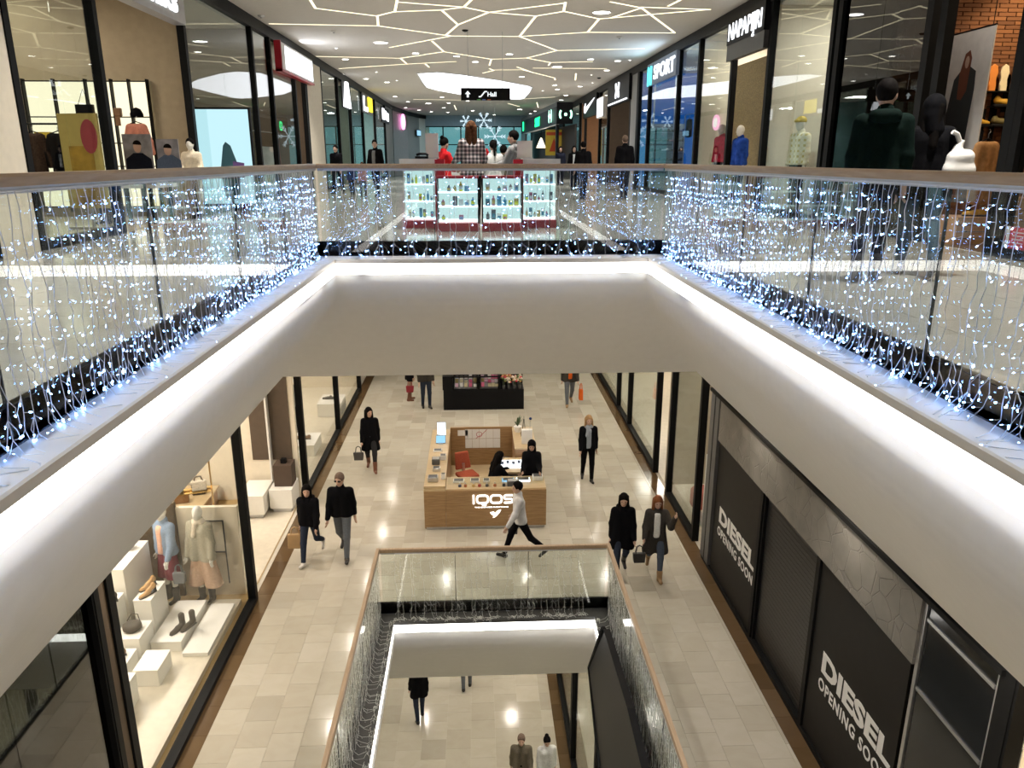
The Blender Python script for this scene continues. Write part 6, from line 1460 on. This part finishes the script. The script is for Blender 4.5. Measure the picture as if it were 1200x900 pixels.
lamp('SPOT', (8.2, 11.3, 4.1), 130, (1, .75, .45), .08, rot=(R(32), 0, R(-5)), spot=R(75))
lamp('SPOT', (6.6, 11.2, 4.2), 60, (1, .9, .8), .06, rot=(R(15), R(-12), 0), spot=R(80))  # added spot without a fitting, to brighten the poster front
o = empty('hanging_poster', (7.2, 11.9, 1.0), 0, 'large pale fabric poster of a woman in a dark coat in the brick shop', 'poster')
FAB = mat('pale_fabric_print', (.66, .62, .57), .8)
MB().box(-.008, .008, -.68, .62, 0, 1.92).build('sheet', FAB, o)
f = (Vector((-.0085, 0, 0)), Vector((0, -1, 0)), Vector((0, 0, 1))); HP = mat('auburn_print', (.16, .05, .025), .7); CPN = mat('dark_coat_print', (.03, .033, .033), .7)
m = MB(); poly2(m, [(-.22, 0), (-.2, .8), (-.12, 1.28), (.0, 1.38), (.2, 1.45), (.38, 1.36), (.4, 1.1), (.34, .0)], f, .003); m.build('coat_print', CPN, o)
m = MB(); poly2(m, [(.02, 1.0), (.0, 1.35), (.08, 1.62), (.18, 1.66), (.24, 1.55), (.22, 1.1), (.12, .98)], f, .005); m.build('hair_print', HP, o)
m = MB(); poly2(m, [(.15 + .05 * math.cos(k * .5), 1.5 + .085 * math.sin(k * .5)) for k in range(12)], f, .007); m.build('face_print', SKIN, o)
for y in (-.6, .55): MB().tube([(0, y, 1.92), (0, y, 3.2)], .006, 4).build('cord', BLACKM, o)
MB().tube([(0, -.68, 1.93), (0, .62, 1.93)], .014, 6).build('rod', BLACKM, o)
# shelves with shoes and upright soles on the brick wall
WSB = BLACKM
def ledge(px0, px1, py, label):
    a, b = aty(px0, py, 12.4), aty(px1, py, 12.4); o = empty('wall_shelf', ((a.x + b.x) / 2, 12.38, a.z), 0, label, 'shelf'); w = (b.x - a.x) / 2
    MB().box(-w, w, -.10, .09, -.02, 0).build('board', WSB, o)
    for x in (-w * .6, w * .6): MB().box(x - .03, x + .03, .06, .09, -.3, .25).build('bracket', WSB, o)
    return a.z, a.x, b.x
z1, xa, xb = ledge(1140, 1192, 107, 'upper black wall shelf with upright boot soles on the brick wall')
for i, (px, mm_) in enumerate(((1146, mat('violet_grey_sole', (.30, .24, .25), .6)), (1160, mat('orange_sole', (.75, .26, .05), .5)), (1173, mat('cream_sole', (.85, .75, .5), .5)), (1186, SHN))):
    p = aty(px, 107, 12.36); o = empty('boot_sole', (p.x, 12.36, z1), 0, '%s upright boot sole on the upper brick wall shelf' % ('violet grey', 'orange', 'cream white', 'dark brown')[i], 'sole')
    MB().prism([(a, 0, b) for a, b in ((-.05, .0), (.05, 0), (.06, .1), (.05, .17), (.07, .27), (.05, .36), (0, .39), (-.05, .36), (-.07, .27), (-.05, .17), (-.06, .1))], (0, -.03, 0)).build('sole_plate', mm_, o, bevel=.006); MB().box(-.05, .05, -.045, -.03, .0, .09).build('heel', mm_, o)
z2, xa, xb = ledge(1160, 1190, 124, 'middle right black wall shelf with a yellow shoe on the brick wall')
shoe((aty(1175, 124, 12.36).x, 12.36, z2), -R(100), YEL, 'mustard yellow shoe on the middle right brick wall shelf', sc=1.1)
z3, xa, xb = ledge(1132, 1158, 147, 'lower left black wall shelf with a yellow shoe on the brick wall')
shoe((aty(1146, 147, 12.36).x, 12.36, z3), -R(80), YEL, 'mustard yellow shoe on the lower left brick wall shelf', sc=1.1)
z4, xa, xb = ledge(1160, 1186, 147, 'lower right black wall shelf with an olive shoe on the brick wall')
shoe((aty(1172, 147, 12.36).x, 12.36, z4), -R(100), mat('olive_suede', (.16, .13, .04), .7), 'olive shoe on the lower right brick wall shelf', sc=1.1)
TANJ = cloth('tan_padded_jacket', (.42, .22, .09), var=.25, scale=12)
p = aty(1158, 163, 10.6); garment((p.x, 10.6, p.z - .05), R(20), TANJ, 'tan padded jacket on display in the brick shop window', .25)
rk = empty('jacket_stand', (p.x, 10.75, 0), label='black stand behind the tan padded jacket', cat='stand'); MB().tube([(0, 0, .03), (0, 0, p.z + .12)], .018, 6).build('post', BLACKM, rk); MB().lathe([(.2, 0), (.2, .03)], 14).build('foot', BLACKM, rk)
CR = wood('crate_wood', (.40, .2, .08), (.52, .29, .13), 0, .5)
for i, (x, y, w, d_, h) in enumerate(((7.05, 10.7, .9, .5, .36), (7.9, 10.9, .6, .5, .6))):
    o = empty('wooden_crate', (x, y, 0), 0, 'orange brown wooden display crate in the brick shop, %s' % ('low one near the entrance', 'tall one farther right')[i], 'crate')
    for k in range(4):
        MB().box(-w / 2, w / 2, -d_ / 2, -d_ / 2 + .02, .01 + k * h / 4, (k + 1) * h / 4 - .005).build('plank', CR, o)
    MB().box(-w / 2, -w / 2 + .02, -d_ / 2 + .02, d_ / 2, 0, h).build('side', CR, o); MB().box(w / 2 - .02, w / 2, -d_ / 2 + .02, d_ / 2, 0, h).build('side', CR, o); MB().box(-w / 2, w / 2, -d_ / 2, d_ / 2, h, h + .02).build('top', CR, o)
shoe((6.95, 10.6, .38), 1.2, YEL, 'yellow shoe on the low wooden crate'); shoe((7.25, 10.75, .38), 1.0, SHB, 'dark shoe on the low wooden crate')
# notices on the near right glass
STK = mat('white_sticker', (.62, .6, .56), .5); RSTK = mat('red_sticker', (.45, .03, .05), .5)
a, b = atx(1167, 263, XR - .02), atx(1180, 292, XR - .02)
o = empty('notice_sticker', (XR - .02, (a.y + b.y) / 2, b.z), 0, 'white no smoking sticker on the near right shop glass', 'notice'); wy = abs(a.y - b.y) / 2; hz_ = a.z - b.z
MB().box(-.004, 0, -wy, wy, 0, hz_).build('sheet', STK, o); m = MB(); rr = min(wy * .75, hz_ * .3); stroke(m, [(rr * math.cos(k * .42), rr * math.sin(k * .42)) for k in range(15)], .018, (Vector((-.0045, 0, hz_ * .5)), Vector((0, -1, 0)), Vector((0, 0, 1))), .002, True); stroke(m, [(-rr * .7, rr * .7), (rr * .7, -rr * .7)], .018, (Vector((-.0045, 0, hz_ * .5)), Vector((0, -1, 0)), Vector((0, 0, 1))), .002); m.build('ring_print', REDP, o)
o = empty('notice_sticker', (XR - .02, (a.y + b.y) / 2 - wy * 2.1, b.z), 0, 'red sticker with white lines on the near right shop glass', 'notice'); MB().box(-.004, 0, -wy, wy, 0, hz_).build('sheet', RSTK, o)
for k in range(5): MB().box(-.006, -.0042, -wy * .7, wy * .7, hz_ * (.15 + .15 * k), hz_ * (.19 + .15 * k)).build('line_print', STK, o)
# ------------------------------------------------------------------ right windows: mannequins, shoe wall
def wman(px, ytop, Y, X, label, **k):
    p = aty(px, ytop, Y); p2 = atx(px, ytop, X); figure('mannequin', (X, p2.y, 0), PI / 2 + .3, p2.z, False, skin=MANN, hair=None, face=False, label=label, cat='mannequin', **k)
wman(847, 146, 21, XR + .5, 'white headed mannequin in a red padded jacket behind the cream shop glass', top=cloth('red_padded', (.50, .02, .05), var=.4, scale=10), bulk=1.5, bottom=BLKC)
wman(869, 147, 19.5, XR + .22, 'white headed mannequin in a blue padded jacket at the gold panelled entrance', top=cloth('blue_padded', (.02, .06, .30), var=.3, scale=10), bulk=1.4, bottom=BLKC)
wman(940, 138, 16, XR + .6, 'mannequin in a white and yellow striped jacket with a yellow cap', top=plaid('cream_stripe', (.78, .72, .52), (.8, .76, .6), (.6, .5, .2), 9), bulk=1.6, bottom=DKNAVY, cap_=YPOS)
o = empty('display_wall', (XR + 2.6, 16.0, 0), 0, 'dark blue display wall with a pale panel behind the cap mannequin', 'shelving'); MB().box(0, .1, -1.3, 1.3, 0, 1.95).build('back', cloth('navy_panel', (.02, .035, .06)), o); MB().box(-.02, 0, -.9, .2, .9, 1.5).build('pale_panel', glow('pale_panel', (.4, .6, .7), .5), o)
o = empty('crate_stack', (XR + 1.5, 17.25, 0), 0, 'white shelf with dark, red and green folded clothes beside the gold entrance', 'shelving')
for z in (.3, .9): MB().box(-.25, .25, -.25, .25, z, z + .04).build('shelf', WHITE, o)
for x in (-.23, .23):
    for y in (-.23, .23): MB().box(x - .02, x + .02, y - .02, y + .02, 0, .9).build('leg', WHITE, o)
for i, m_ in enumerate((BLKC, REDC, cloth('green_cloth', (.02, .18, .04)))):
    q = empty('folded_clothes', (XR + 1.5, 17.25, .94 + i * .26), 0, '%s stack of folded clothes on the white shelf' % ('black', 'red', 'green')[i], 'clothes')
    for k in range(3): MB().box(-.2, .2, -.2, .2, k * .085, k * .085 + .08).build('fold', m_, q, bevel=.02)
GRD = mat('grey_pegboard', (.35, .37, .38), .6)
sx0, sx1, sy = XR + .3, XR + 1.75, 31.2
o = empty('shoe_wall', ((sx0 + sx1) / 2, sy, 0), 0, 'grey shoe display wall in the blue sport shop', 'shelving'); ww = (sx1 - sx0) / 2
MB().box(-ww, ww, 0, .08, 0, 2.45).build('back', GRD, o)
for x in (-.5, .3): MB().box(x - .03, x + .03, -.05, 0, 0, 4.2).build('upright', STEEL, o)
sh0 = None; lb = 'dark sports shoe on the grey shoe display wall'
for j in range(5):
    MB().box(-ww, ww, -.2, 0, .68 + j * .36, .70 + j * .36).build('shelf', STEEL, o)
    for i in range(5):
        if sh0 is None: sh0 = shoe((sx0 + .15, sy - .1, .70), R(90), SHB, lb, group='shoes on the grey display wall')
        else:
            c = copy_tree(sh0); c.location = (sx0 + .15 + i * .29, sy - .1, .702 + j * .36)
            if (i * 3 + j) % 4 == 0:
                c['label'] = 'coloured sports shoe on the grey shoe display wall'
                for ch in c.children:
                    if ch.name.startswith('upper'): ch.data = ch.data.copy(); ch.data.materials[0] = (PINKC, WSH, BLUEC)[(i + j) % 3]
MB().box(-.5, .5, -.3, -.02, 0, .6).build('drawer_unit', DGREY, o)
for i, y in enumerate((26.2, 27.5, 28.8)):
    garment((XR + 1.3, y, 2.5), R(90), (BLKC, cloth('grey_tee', (.25, .25, .27)), DKNAVY)[i], '%s garment hung in the blue sport shop' % ('black', 'grey', 'dark navy')[i], .05)
rl = empty('garment_rail', (XR + 1.3, 27.5, 0), label='long steel garment rail in the blue sport shop', cat='rack'); MB().tube([(0, -1.9, 2.68), (0, 1.9, 2.68)], .015, 6).build('rail', STEEL, rl)
for y in (-1.9, 0.65, 1.9): MB().tube([(0, y, 0), (0, y, 2.68)], .018, 6).build('post', STEEL, rl)
